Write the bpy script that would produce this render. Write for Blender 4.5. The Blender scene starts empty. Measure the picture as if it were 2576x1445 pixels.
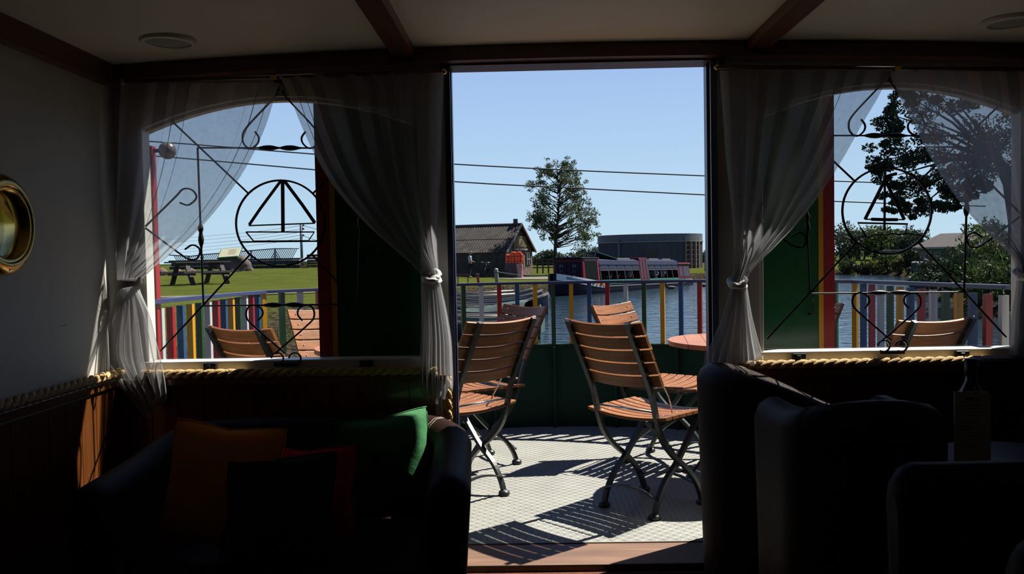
import bpy, bmesh, math, random
from mathutils import Matrix, Vector
from math import sin, cos, pi, radians, sqrt, atan2
random.seed(7)
SC = bpy.context.scene
COL = SC.collection
# ------------------------------------------------------------------ camera
FPX = 2100.0
EYE = Vector((0.0, 0.0, 1.16))
CAM_R = (Matrix.Rotation(radians(0.99), 3, 'Z') @ Matrix.Rotation(pi/2 - radians(2.07), 3, 'X')
         @ Matrix.Rotation(-0.0185, 3, 'Z'))
cam_data = bpy.data.cameras.new('camera'); cam = bpy.data.objects.new('camera', cam_data)
COL.objects.link(cam); SC.camera = cam
cam.matrix_world = Matrix.Translation(EYE) @ CAM_R.to_4x4()
cam_data.sensor_width = 36.0; cam_data.lens = 36.0*FPX/2576.0
cam_data.clip_start = 0.05; cam_data.clip_end = 3000
def W(px, py, Y):
    """point at depth Y (metres ahead of the camera) that the photograph shows at this pixel"""
    d = CAM_R @ Vector(((px-1288.0)/FPX, -(py-722.5)/FPX, -1.0))
    return EYE + d*(Y/d.y)
# ------------------------------------------------------------------ world, sun, exposure
SUN = Vector((0.58, 0.385, 1.0)).normalized()
world = bpy.data.worlds.new('sky'); SC.world = world; world.use_nodes = True
nt = world.node_tree; nt.nodes.clear()
wo = nt.nodes.new('ShaderNodeOutputWorld'); bg = nt.nodes.new('ShaderNodeBackground')
tc = nt.nodes.new('ShaderNodeTexCoord'); sx = nt.nodes.new('ShaderNodeSeparateXYZ')
ramp = nt.nodes.new('ShaderNodeValToRGB')
nt.links.new(tc.outputs['Generated'], sx.inputs[0]); nt.links.new(sx.outputs['Z'], ramp.inputs[0])
nt.links.new(ramp.outputs[0], bg.inputs[0]); nt.links.new(bg.outputs[0], wo.inputs[0])
els = ramp.color_ramp.elements
els[0].position = 0.0; els[0].color = (0.56, 0.76, 0.88, 1)
els[1].position = 1.0; els[1].color = (0.035, 0.09, 0.27, 1)
for p, c in ((0.06, (0.50, 0.71, 0.90, 1)), (0.23, (0.345, 0.515, 0.85, 1)), (0.5, (0.11, 0.21, 0.48, 1))):
    e = els.new(p); e.color = c
bg.inputs[1].default_value = 1.0
sun_data = bpy.data.lights.new('sun', 'SUN'); sun = bpy.data.objects.new('sun', sun_data); COL.objects.link(sun)
sun.rotation_euler = SUN.to_track_quat('Z', 'Y').to_euler(); sun.location = SUN*60
sun_data.energy = 14.0; sun_data.angle = radians(0.6); sun_data.color = (1.0, 0.95, 0.86)
SC.view_settings.view_transform = 'Standard'; SC.view_settings.look = 'None'
SC.view_settings.exposure = 0.0; SC.view_settings.gamma = 1.0; SC.view_settings.use_curve_mapping = False
# ------------------------------------------------------------------ helpers
class MB:
    def __init__(s): s.v = []; s.f = []; s.s = []; s.m = []; s.mi = 0
    def add(s, vs, fs, M=None, smooth=False):
        b = len(s.v)
        s.v.extend([(M @ Vector(v)) if M is not None else Vector(v) for v in vs])
        for f in fs: s.f.append([b+i for i in f]); s.s.append(smooth); s.m.append(s.mi)
        return s
    def box(s, a, b, M=None):
        x0, y0, z0 = a; x1, y1, z1 = b
        vs = [(x0,y0,z0),(x1,y0,z0),(x1,y1,z0),(x0,y1,z0),(x0,y0,z1),(x1,y0,z1),(x1,y1,z1),(x0,y1,z1)]
        return s.add(vs, [(0,3,2,1),(4,5,6,7),(0,1,5,4),(1,2,6,5),(2,3,7,6),(3,0,4,7)], M)
    def cbox(s, c, d, M=None):
        return s.box([c[i]-d[i]/2 for i in range(3)], [c[i]+d[i]/2 for i in range(3)], M)
    def sweep(s, pts, sec, up=(0,0,1), closed=False, caps=True, smooth=False, scale=None):
        pts = [Vector(p) for p in pts]; n = len(pts); k = len(sec); up = Vector(up); vs = []
        pn = None
        for i, p in enumerate(pts):
            if closed: t = pts[(i+1) % n]-pts[i-1]
            else: t = pts[min(i+1, n-1)]-pts[max(i-1, 0)]
            t.normalize()
            r = t.cross(up)
            if r.length < 1e-3: r = pn if pn is not None else t.cross(Vector((1,0,0)) if abs(t.x) < .9 else Vector((0,1,0)))
            r = r.normalized(); pn = r
            u = r.cross(t).normalized(); q = 1.0 if scale is None else scale[i]
            for a, b in sec: vs.append(p + r*a*q + u*b*q)
        fs = []
        for i in range(n if closed else n-1):
            j = (i+1) % n
            for q in range(k):
                q2 = (q+1) % k
                fs.append((i*k+q, i*k+q2, j*k+q2, j*k+q))
        if caps and not closed:
            fs.append(tuple(range(k-1, -1, -1))); fs.append(tuple((n-1)*k+q for q in range(k)))
        return s.add(vs, fs, None, smooth)
    def tube(s, pts, r, n=8, up=(0,0,1), closed=False, smooth=True):
        if isinstance(r, (int, float)): sc = None; rr = r
        else: sc = list(r); rr = 1.0
        return s.sweep(pts, [(rr*cos(2*pi*i/n), rr*sin(2*pi*i/n)) for i in range(n)], up, closed, True, smooth, sc)
    def bar(s, a, b, w, h, up=(0,0,1)):
        return s.sweep([a, b], [(-w/2,-h/2),(w/2,-h/2),(w/2,h/2),(-w/2,h/2)], up)
    def flat(s, pts, w, h, up=(0,0,1), closed=False):
        return s.sweep(pts, [(-w/2,-h/2),(w/2,-h/2),(w/2,h/2),(-w/2,h/2)], up, closed)
    def lathe(s, prof, n=16, M=None, smooth=True, a0=0.0, a1=2*pi):
        full = abs(a1-a0-2*pi) < 1e-6; k = len(prof); m = n if full else n+1; vs = []
        for i in range(m):
            a = a0+(a1-a0)*i/n
            for r, z in prof: vs.append((r*cos(a), r*sin(a), z))
        fs = []
        for i in range(n):
            j = (i+1) % m
            for q in range(k-1): fs.append((i*k+q, j*k+q, j*k+q+1, i*k+q+1))
        return s.add(vs, fs, M, smooth)
    def prism(s, poly, d0, d1, M=None):
        """poly in local xz, extruded along y from d0 to d1"""
        n = len(poly); vs = [(x, d0, z) for x, z in poly]+[(x, d1, z) for x, z in poly]
        fs = [tuple(range(n)), tuple(range(2*n-1, n-1, -1))]
        for i in range(n): j = (i+1) % n; fs.append((i, i+n, j+n, j))
        return s.add(vs, fs, M)
    def grid(s, rows, smooth=True, wrap=False):
        k = len(rows[0]); vs = [p for r in rows for p in r]; fs = []
        for i in range(len(rows)-1):
            for q in range(k if wrap else k-1):
                q2 = (q+1) % k
                fs.append((i*k+q, i*k+q2, (i+1)*k+q2, (i+1)*k+q))
        return s.add(vs, fs, None, smooth)
    def ball(s, c, r, n=12, m=8, M=None):
        if isinstance(r, (int, float)): r = (r, r, r)
        T = Matrix.Translation(Vector(c)) @ Matrix.Diagonal((r[0], r[1], r[2], 1))
        if M is not None: T = M @ T
        return s.lathe([(max(sin(pi*i/m), 1e-4), -cos(pi*i/m)) for i in range(m+1)], n, T)
    def mesh(s, name, mat, off=None):
        me = bpy.data.meshes.new(name)
        o = off if off is not None else Vector((0,0,0))
        me.from_pydata([tuple(v-o) for v in s.v], [], s.f)
        me.polygons.foreach_set('use_smooth', s.s)
        for m in (mat if isinstance(mat, (list, tuple)) else [mat]): me.materials.append(m)
        if isinstance(mat, (list, tuple)): me.polygons.foreach_set('material_index', s.m)
        me.validate(); me.update()
        bm = bmesh.new(); bm.from_mesh(me)
        bmesh.ops.recalc_face_normals(bm, faces=bm.faces); bm.to_mesh(me); bm.free()
        return me
    def build(s, name, mat, parent=None, local=False, bevel=0, label=None):
        """world-space vertices; a child keeps its place under its parent"""
        off = Vector((0,0,0))
        if not local:
            if parent is not None: off = wloc(parent)
            else:
                n = len(s.v); lo = [min(v[i] for v in s.v) for i in range(3)]; hi = [max(v[i] for v in s.v) for i in range(3)]
                off = Vector(((lo[0]+hi[0])/2, (lo[1]+hi[1])/2, lo[2]))
        ob = bpy.data.objects.new(name, s.mesh(name, mat, off)); COL.objects.link(ob)
        if parent is not None: ob.parent = parent
        elif not local: ob.location = off
        if bevel:
            b = ob.modifiers.new('bevel', 'BEVEL'); b.width = bevel; b.segments = 2; b.limit_method = 'ANGLE'
        if label: ob['label'] = label
        return ob
def wloc(o):
    l = Vector(o.location)
    while o.parent is not None: o = o.parent; l = l + Vector(o.location)
    return l
def tag(o, label=None, cat=None, group=None, kind=None):
    if label: o['label'] = label
    if cat: o['category'] = cat
    if group: o['group'] = group
    if kind: o['kind'] = kind
    return o
def thing(name, loc, label, cat, group=None, rz=0.0, kind=None):
    o = bpy.data.objects.new(name, None); COL.objects.link(o); o.empty_display_size = 0.1
    o.location = Vector(loc); o.rotation_euler = (0, 0, rz)
    return tag(o, label, cat, group, kind)
def inst(src, parent, loc, name=None, rot=None):
    c = bpy.data.objects.new(name or src.name, src if isinstance(src, bpy.types.Mesh) else src.data)
    COL.objects.link(c); c.parent = parent; c.location = loc
    if rot is not None: c.rotation_euler = rot
    return c
def copy_tree(o, parent=None):
    c = o.copy(); COL.objects.link(c); c.parent = parent
    for ch in list(o.children): copy_tree(ch, c)
    return c
# ------------------------------------------------------------------ materials
def mat(name, col, rough=0.6, metal=0.0, var=0.0, vscale=8.0, bump=0.0, bscale=40.0, col2=None, spec=0.5, stretch=None, coat=0.0):
    m = bpy.data.materials.new(name); m.use_nodes = True; n = m.node_tree.nodes; l = m.node_tree.links
    b = n['Principled BSDF']; b.inputs['Roughness'].default_value = rough; b.inputs['Metallic'].default_value = metal
    b.inputs['Specular IOR Level'].default_value = spec; b.inputs['Coat Weight'].default_value = coat
    c = tuple(col)+(1,)
    b.inputs['Base Color'].default_value = c
    if var or bump or col2:
        t = n.new('ShaderNodeTexCoord'); mp = n.new('ShaderNodeMapping'); l.new(t.outputs['Object'], mp.inputs[0])
        if stretch: mp.inputs['Scale'].default_value = stretch
    if var or col2:
        no = n.new('ShaderNodeTexNoise'); no.inputs['Scale'].default_value = vscale; no.inputs['Detail'].default_value = 5
        l.new(mp.outputs[0], no.inputs[0]); r = n.new('ShaderNodeValToRGB'); l.new(no.outputs[0], r.inputs[0])
        a = r.color_ramp.elements; a[0].position = 0.3; a[1].position = 0.7
        d = col2 if col2 else tuple(min(1, x*(1+var)) for x in col)
        a[0].color = tuple(x*(1-var) for x in col)+(1,); a[1].color = tuple(d)+(1,)
        l.new(r.outputs[0], b.inputs['Base Color'])
    if bump:
        nb = n.new('ShaderNodeTexNoise'); nb.inputs['Scale'].default_value = bscale; nb.inputs['Detail'].default_value = 4
        l.new(mp.outputs[0], nb.inputs[0]); bp = n.new('ShaderNodeBump'); bp.inputs['Strength'].default_value = bump
        bp.inputs['Distance'].default_value = 0.02
        l.new(nb.outputs[0], bp.inputs['Height']); l.new(bp.outputs[0], b.inputs['Normal'])
    return m
def mat_glass(name, tint=(1,1,1), gloss=0.06):
    m = bpy.data.materials.new(name); m.use_nodes = True; n = m.node_tree.nodes; l = m.node_tree.links; n.clear()
    o = n.new('ShaderNodeOutputMaterial'); t = n.new('ShaderNodeBsdfTransparent'); t.inputs[0].default_value = tint+(1,)
    g = n.new('ShaderNodeBsdfGlossy'); g.inputs['Roughness'].default_value = 0.02
    x = n.new('ShaderNodeMixShader'); x.inputs[0].default_value = gloss
    l.new(t.outputs[0], x.inputs[1]); l.new(g.outputs[0], x.inputs[2]); l.new(x.outputs[0], o.inputs[0])
    return m
def mat_sheer(name, col=(0.8,0.8,0.8), clear=0.5):
    m = bpy.data.materials.new(name); m.use_nodes = True; n = m.node_tree.nodes; l = m.node_tree.links; n.clear()
    o = n.new('ShaderNodeOutputMaterial'); t = n.new('ShaderNodeBsdfTransparent')
    d = n.new('ShaderNodeBsdfDiffuse'); d.inputs[0].default_value = col+(1,)
    tl = n.new('ShaderNodeBsdfTranslucent'); tl.inputs[0].default_value = col+(1,)
    x1 = n.new('ShaderNodeMixShader'); x1.inputs[0].default_value = 0.5
    l.new(d.outputs[0], x1.inputs[1]); l.new(tl.outputs[0], x1.inputs[2])
    x2 = n.new('ShaderNodeMixShader'); x2.inputs[0].default_value = clear
    nz = n.new('ShaderNodeTexNoise'); nz.inputs['Scale'].default_value = 60; tcn = n.new('ShaderNodeTexCoord')
    mr = n.new('ShaderNodeMapRange'); mr.inputs[3].default_value = clear-0.08; mr.inputs[4].default_value = clear+0.08
    l.new(tcn.outputs['Object'], nz.inputs[0]); l.new(nz.outputs[0], mr.inputs[0]); l.new(mr.outputs[0], x2.inputs[0])
    l.new(x1.outputs[0], x2.inputs[1]); l.new(t.outputs[0], x2.inputs[2]); l.new(x2.outputs[0], o.inputs[0])
    return m
def mat_leaf(name, c1, c2, trans=0.35):
    m = bpy.data.materials.new(name); m.use_nodes = True; n = m.node_tree.nodes; l = m.node_tree.links; n.clear()
    o = n.new('ShaderNodeOutputMaterial'); d = n.new('ShaderNodeBsdfPrincipled'); d.inputs['Roughness'].default_value = 0.55; d.inputs['Specular IOR Level'].default_value = 0.15
    tl = n.new('ShaderNodeBsdfTranslucent'); x = n.new('ShaderNodeMixShader'); x.inputs[0].default_value = trans
    nz = n.new('ShaderNodeTexNoise'); nz.inputs['Scale'].default_value = 1.7; nz.inputs['Detail'].default_value = 6; t = n.new('ShaderNodeTexCoord')
    r = n.new('ShaderNodeValToRGB'); e = r.color_ramp.elements; e[0].position = .35; e[1].position = .65
    e[0].color = c1+(1,); e[1].color = c2+(1,)
    l.new(t.outputs['Object'], nz.inputs[0]); l.new(nz.outputs[0], r.inputs[0])
    l.new(r.outputs[0], d.inputs['Base Color']); l.new(r.outputs[0], tl.inputs[0])
    l.new(d.outputs[0], x.inputs[1]); l.new(tl.outputs[0], x.inputs[2]); l.new(x.outputs[0], o.inputs[0])
    return m
# ================================================================== cabin shell
D0, D1 = 3.25, 3.31            # inner and outer face of the end wall
XL, XR = -1.60, 1.97
YB = -2.6                      # wall behind the camera
FZ = -0.12                     # cabin floor
DXL, DXR, DZ = -0.281, 0.719, 1.90
def zc(x): return 1.965-0.045*((x-0.2)/1.75)**2
M_cream = mat('cream_paint', (0.42,0.41,0.37), 0.55, var=0.06, vscale=3, bump=0.05, bscale=90)
M_ceil = mat('ceiling_cream', (0.62,0.59,0.50), 0.5, var=0.05, vscale=2)
M_wood = mat('varnished_wood', (0.095,0.030,0.007), 0.32, var=0.35, vscale=5, stretch=(6,6,0.6), coat=0.3)
M_beam = mat('beam_wood', (0.10,0.035,0.018), 0.4, var=0.3, vscale=4, stretch=(5,0.5,5))
M_floor = mat('dark_floor', (0.03,0.02,0.015), 0.6, var=0.3)
M_white = mat('white_gloss_paint', (0.55,0.54,0.50), 0.35, var=0.05)
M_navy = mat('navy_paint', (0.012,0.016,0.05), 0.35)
M_navy_skylit = mat('navy_paint_skylit', (0.09,0.115,0.21), 0.4)  # navy jamb colour lightened to paint in the sky light on the right jamb
M_black = mat('black_iron', (0.012,0.012,0.014), 0.4, metal=0.3)
M_green0 = mat('roof_paint', (0.02,0.03,0.025), 0.5)
M_rope = mat('rope_fibre', (0.42,0.27,0.11), 0.8, var=0.3, vscale=60, bump=0.4, bscale=200)
M_brass = mat('brass', (0.55,0.38,0.12), 0.22, metal=1.0, var=0.2, vscale=20)
M_glass = mat_glass('clear_glass', (0.97,0.98,0.98), 0.02)
M_sheer = mat_sheer('sheer_voile', (0.42,0.42,0.43), 0.43)
M_sheer2 = mat_sheer('gathered_voile', (0.42,0.42,0.43), 0.28)
M_sill = mat('worn_sill_wood', (0.13,0.072,0.045), 0.5, var=0.3, vscale=5, stretch=(0.6,6,6))
def S(o): return tag(o, kind='structure')

WIN = {1: (-0.945, 0.55), 2: (1.405, 0.505)}     # centre, half width
WZ0, WZS, WZA = 0.775, 1.683, 1.80
def arch(c, h, x): return WZS+(WZA-WZS)*sqrt(max(0, 1-((x-c)/h)**2*0.995))*1.0 if False else WZA-(WZA-WZS)*((x-c)/h)**2
m = MB()
def col(x0, x1, za, zb): m.box((x0, D0, za), (x1, D1, zb))
# solid strips beside the openings, below the windows, above the arches
for x0, x1 in ((XL-.06, WIN[1][0]-WIN[1][1]), (WIN[1][0]+WIN[1][1], DXL), (DXR, WIN[2][0]-WIN[2][1]), (WIN[2][0]+WIN[2][1], XR+.06)):
    col(x0, x1, FZ-.05, 1.93)
for k in (1, 2):
    c, h = WIN[k]
    col(c-h, c+h, FZ-.05, WZ0-.04)
    n = 28
    for yy in (D0, D1):
        m.grid([[Vector((c-h+2*h*i/n, yy, arch(c, h, c-h+2*h*i/n))) for i in range(n+1)],
                [Vector((c-h+2*h*i/n, yy, 1.95)) for i in range(n+1)]], smooth=False)
    m.grid([[Vector((c-h+2*h*i/n, yy, arch(c, h, c-h+2*h*i/n))) for i in range(n+1)] for yy in (D0, D1)], smooth=False)
col(XL-.06, DXL, 1.92, 2.02); col(DXR, XR+.06, 1.92, 2.02); col(DXL, DXR, DZ+.03, 2.02)
S(m.build('wall_front', M_cream))
# left wall with the porthole opening
PH = Vector((XL, 2.535, 1.287)); PR = 0.118
m = MB()
n = 40
ring = [(PH.y+PR*cos(2*pi*i/n), PH.z+PR*sin(2*pi*i/n)) for i in range(n)]
def onrect(y, z, y0, y1, z0, z1):
    dy, dz = y-PH.y, z-PH.z
    t = min(((y1 if dy > 0 else y0)-PH.y)/dy if abs(dy) > 1e-9 else 1e9, ((z1 if dz > 0 else z0)-PH.z)/dz if abs(dz) > 1e-9 else 1e9)
    return (PH.y+dy*t, PH.z+dz*t)
for xx in (XL, XL-.06):
    outer = [onrect(y, z, 2.2, 2.87, 0.95, 1.62) for y, z in ring]
    m.grid([[Vector((xx, y, z)) for y, z in ring], [Vector((xx, y, z)) for y, z in outer]], smooth=False, wrap=True)
    # corners of the square panel
    for sy, sz in ((2.2, .95), (2.87, .95), (2.2, 1.62), (2.87, 1.62)):
        pass
m.grid([[Vector((xx, y, z)) for y, z in ring] for xx in (XL, XL-.06)], smooth=True, wrap=True)
# (n is a multiple of 8, so the fan meets the corners exactly)
m.box((XL-.06, YB, FZ-.05), (XL, 2.2, 2.0)); m.box((XL-.06, 2.87, FZ-.05), (XL, D0, 2.0))
m.box((XL-.06, 2.2, FZ-.05), (XL, 2.87, .95)); m.box((XL-.06, 2.2, 1.62), (XL, 2.87, 2.0))
S(m.build('wall_left', M_cream))
S(MB().box((XR, YB, FZ-.05), (XR+.06, D0, 2.0)).build('wall_right', M_cream))
S(MB().box((XL-.06, YB-.06, FZ-.05), (XR+.06, YB, 2.0)).build('wall_back', M_wood))
S(MB().box((XL, YB, FZ-.05), (XR, D0, FZ)).build('floor', M_floor))
m = MB(); xs = [XL-.1+(XR-XL+.2)*i/24 for i in range(25)]
m.sweep([(0, YB-.06, 0), (0, D1, 0)], [(x, zc(x)) for x in xs]+[(x, zc(x)+.05) for x in reversed(xs)], up=(0,0,1))
S(m.build('ceiling', M_ceil))
# roof overhang in front of the end wall
m = MB(); xs = [XL-.14+(XR-XL+.28)*i/24 for i in range(25)]
m.sweep([(0, D1, 0), (0, 3.46, 0)], [(x, zc(x)+.03) for x in xs]+[(x, zc(x)+.08) for x in reversed(xs)], up=(0,0,1))
S(m.build('trim_15', M_green0, label='roof edge overhanging the fore deck'))
# beams
m = MB(); xs = [XL+(XR-XL)*i/20 for i in range(21)]
m.sweep([(0, 3.185, 0), (0, D0, 0)], [(x, zc(x)-.055) for x in xs]+[(x, zc(x)) for x in reversed(xs)])
S(m.build('trim_1', M_beam, label='dark wooden beam across the end wall under the ceiling'))
for k, x in ((2, -0.45), (3, 0.885)):
    a = zc(x)
    S(MB().box((x-.042, YB, a-.035), (x+.042, 3.185, a+.004)).build('trim_%d' % k, M_beam, bevel=.004,
      label='lengthwise ceiling beam of reddish wood'))
S(MB().box((XL, YB, zc(XL)-.075), (XL+.045, 3.185, zc(XL))).build('trim_4', M_beam, label='dark wooden cornice along the left wall'))
S(MB().box((XR-.045, YB, zc(XR)-.075), (XR, 3.185, zc(XR))).build('trim_5', M_beam, label='dark wooden cornice along the right wall'))
# door lining
m = MB()
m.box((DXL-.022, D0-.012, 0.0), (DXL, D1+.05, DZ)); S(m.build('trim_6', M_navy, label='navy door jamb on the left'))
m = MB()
m.box((DXR, D0-.012, 0.0), (DXR+.024, D1+.05, DZ)); S(m.build('trim_7', M_navy_skylit, label='navy door jamb on the right'))
S(MB().box((DXL-.022, D0-.012, DZ), (DXR+.024, D1+.05, DZ+.03)).build('trim_8', M_beam, label='wooden door head'))
S(MB().box((DXL-.022, 3.11, -.055), (DXR+.024, D1+.03, -.004)).build('trim_9', M_sill, bevel=.004, label='worn wooden door sill'))
S(MB().box((DXL-.022, 3.08, FZ), (DXR+.024, 3.11, -.03)).build('trim_10', M_beam, label='riser below the door sill'))
S(MB().box((DXL-.06, D0-.02, FZ), (DXL-.022, D0, .74)).build('trim_11', M_white, label='white strip beside the left jamb'))
# matchboard planks under the dado, one object each
pl = MB().box((-.049, -.014, 0), (.049, 0, .80)).mesh('plank', M_wood)
pl2 = MB().box((0, -.049, 0), (.014, .049, .80)).mesh('plank', M_wood)
wf = bpy.data.objects['wall_front']; wl = bpy.data.objects['wall_left']; wr = bpy.data.objects['wall_right']
def planks(parent, mesh, pts):
    for p in pts: inst(mesh, parent, Vector(p)-wloc(parent), 'plank')
x = XL+.07
pp = []
while x < DXL-.1: pp.append((x, D0, FZ)); x += .1015
x = DXR+.08
while x < XR-.03: pp.append((x, D0, FZ)); x += .1015
planks(wf, pl, pp)
planks(wl, pl2, [(XL, 3.17-.1015*i, FZ) for i in range(24)])
S(MB().box((XL, .7, .69), (XL+.024, 3.25, .722)).build('trim_12', M_wood, bevel=.003, label='wooden dado cap along the left wall'))
S(MB().box((XL+.02, 3.175, .69), (DXL-.03, D0, .712)).build('trim_13', M_wood, label='wooden dado cap under the left window'))
S(MB().box((DXR+.03, 3.175, .69), (XR, D0, .712)).build('trim_14', M_wood, label='wooden dado cap under the right window'))
# ------------------------------------------------------------------ windows
for k in (1, 2):
    c, h = WIN[k]
    root = tag(thing('window_%d' % k, (c, D0, WZ0), 'arched cabin window with a white frame', None), kind='structure')
    f = MB(); f.box((c-h-.02, 3.222, WZ0-.045), (c+h+.02, D1, WZ0)); f.build('window_sill', M_white, root, bevel=.004)
    f = MB(); f.box((c-h-.01, 3.212, WZ0-.066), (c+h+.01, D0+.004, WZ0-.047)); f.build('sill_ledge', M_white, root, bevel=.002)
    for sx_ in (-1, 1):
        MB().box((c+sx_*h-(.014 if sx_ > 0 else 0), 3.232, WZ0), (c+sx_*h+(.014 if sx_ < 0 else 0), D1-.01, WZS)).build('window_stile', M_white, root, bevel=.003)
    n = 28; xs = [c-h+2*h*i/n for i in range(n+1)]
    m = MB(); m.sweep([(x, (D0+D1)/2+.01, arch(c, h, x)-.006) for x in xs], [(-.02,-.008),(.02,-.008),(.02,.008),(-.02,.008)], up=(0,0,1))
    m.build('arch_bead', M_cream, root)
    g = MB(); yy = D1-.018
    g.grid([[Vector((x, yy, WZ0-.005)) for x in xs], [Vector((x, yy, arch(c, h, x))) for x in xs]], smooth=False)
    g.build('pane', M_glass, root)
    for px_, py_ in (((526, 914), (920, 908)) if k == 1 else ((2012, 886), (2424, 880))):
        p = W(px_, py_, 3.2); f = MB(); f.cbox((p.x, 3.212, WZ0-.018), (.05, .02, .024)); f.cbox((p.x-.004, 3.198, WZ0-.018), (.018, .012, .012))
        f.build('window_latch', M_black, root, bevel=.003, label='black window latch')
# ------------------------------------------------------------------ ropes
def rope(name, pts, label, r=.0105, pitch=.12):
    L = [0.0]; P = [Vector(p) for p in pts]
    for a, b in zip(P, P[1:]): L.append(L[-1]+(b-a).length)
    n = int(L[-1]/.012); m = MB()
    def at(t):
        for i in range(len(P)-1):
            if t <= L[i+1] or i == len(P)-2: return P[i].lerp(P[i+1], (t-L[i])/(L[i+1]-L[i])), (P[i+1]-P[i]).normalized()
    for st in range(3):
        q = []
        for i in range(n+1):
            t = L[-1]*i/n; p, d = at(t)
            u = d.cross(Vector((0,0,1)) if abs(d.z) < .9 else Vector((0,1,0))).normalized(); v = u.cross(d)
            a = 2*pi*(t/pitch+st/3); q.append(p+(u*cos(a)+v*sin(a))*r*.95)
        m.tube(q, r, 6)
    return tag(m.build(name, M_rope), label, 'rope')
rope('rope_trim', [(XL+.10, 3.192, .730), (DXL-.07, 3.192, .726)], 'twisted rope moulding under the left window')
rope('rope_trim', [(DXR+.06, 3.192, .728), (XR-.02, 3.192, .734)], 'twisted rope moulding under the right window')
rope('rope_trim', [(XL+.026, .7, .742), (XL+.026, 3.21, .742)], 'twisted rope moulding along the left cabin wall')
rope('rope_trim', [(DXL-.034, 3.225, .0), (DXL-.034, 3.225, .70)], 'upright twisted rope beside the left door jamb')
# ------------------------------------------------------------------ porthole, ceiling lights
root = thing('porthole', (XL, PH.y, PH.z-.155), 'round brass porthole in the white left wall', 'porthole')
m = MB(); T = Matrix.Translation(PH) @ Matrix.Rotation(pi/2, 4, 'Y')
m.lathe([(PR, 0.0), (PR, .022), (PR+.006, .026), (.150, .012), (.155, .004), (.155, 0), (PR, 0)], 40, T); m.build('flange', M_brass, root)
m = MB(); m.lathe([(PR-.002, .02), (PR-.002, -.09), (PR-.012, -.09), (PR-.012, .02), (PR-.002, .02)], 40, T); m.build('barrel', M_brass, root)
m = MB(); m.lathe([(.0001, -.075), (PR-.012, -.075)], 40, T); m.build('pane', M_glass, root)
for i in range(10):
    a = 2*pi*i/10+.3
    MB().ball((XL+.014, PH.y+.136*cos(a), PH.z+.136*sin(a)), .0065, 8, 6).build('screw', M_black, root)
M_lamp = mat('lamp_lens', (0.35,0.36,0.33), 0.3)
for i, (lx, ly, lab) in enumerate(((-1.23, 2.91, 'flush round ceiling light on the left'), (1.67, 2.9, 'flush round ceiling light at the right edge'))):
    z = zc(lx); root = thing('ceiling_light', (lx, ly, z-.012), lab, 'ceiling light', 'flush ceiling lights')
    T = Matrix.Translation((lx, ly, z))
    MB().lathe([(.074, -.008), (.078, -.014), (.092, -.010), (.095, .002)], 36, T).build('rim', M_ceil, root)
    MB().lathe([(.0001, -.009), (.074, -.007)], 36, T).build('lens', M_lamp, root)
# ------------------------------------------------------------------ curtain rods and curtains
M_rod = mat('rod_wood', (0.10,0.05,0.02), 0.4)
for x0, z0, x1, z1, lab in ((-1.53, 1.856, -.30, 1.868, 'thin wooden curtain rod over the left window'), (.735, 1.862, 1.93, 1.826, 'thin wooden curtain rod over the right window')):
    root = thing('curtain_rod', ((x0+x1)/2, 3.19, z0), lab, 'curtain rod')
    MB().tube([(x0, 3.19, z0), (x1, 3.19, z1)], .0085, 10).build('rod', M_rod, root)
    for x, z in ((x0, z0), (x1, z1)):
        m = MB(); m.ball((x, 3.19, z), .013, 10, 8); m.build('finial', M_brass, root)
        m = MB(); m.box((x-.014 if x > x0 else x+.004, 3.19, z+.012), (x-.004 if x > x0 else x+.03, D0, z+.034)); m.build('bracket', M_black, root)
    xm = -.945 if x0 < 0 else 1.405
    zm = z0+(z1-z0)*(xm-x0)/(x1-x0)
    MB().box((xm-.012, 3.176, zm-.014), (xm+.012, D0, zm+.004)).build('centre_hook', M_brass, root)
def cat(P, t):
    n = len(P)-1; i = min(int(t*n), n-1); f = t*n-i
    p0, p1, p2, p3 = P[max(i-1,0)], P[i], P[i+1], P[min(i+2,n)]
    return [0.5*((2*b)+(-a+c)*f+(2*a-5*b+4*c-d)*f*f+(-a+3*b-3*c+d)*f**3) for a, b, c, d in zip(p0, p1, p2, p3)]
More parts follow.
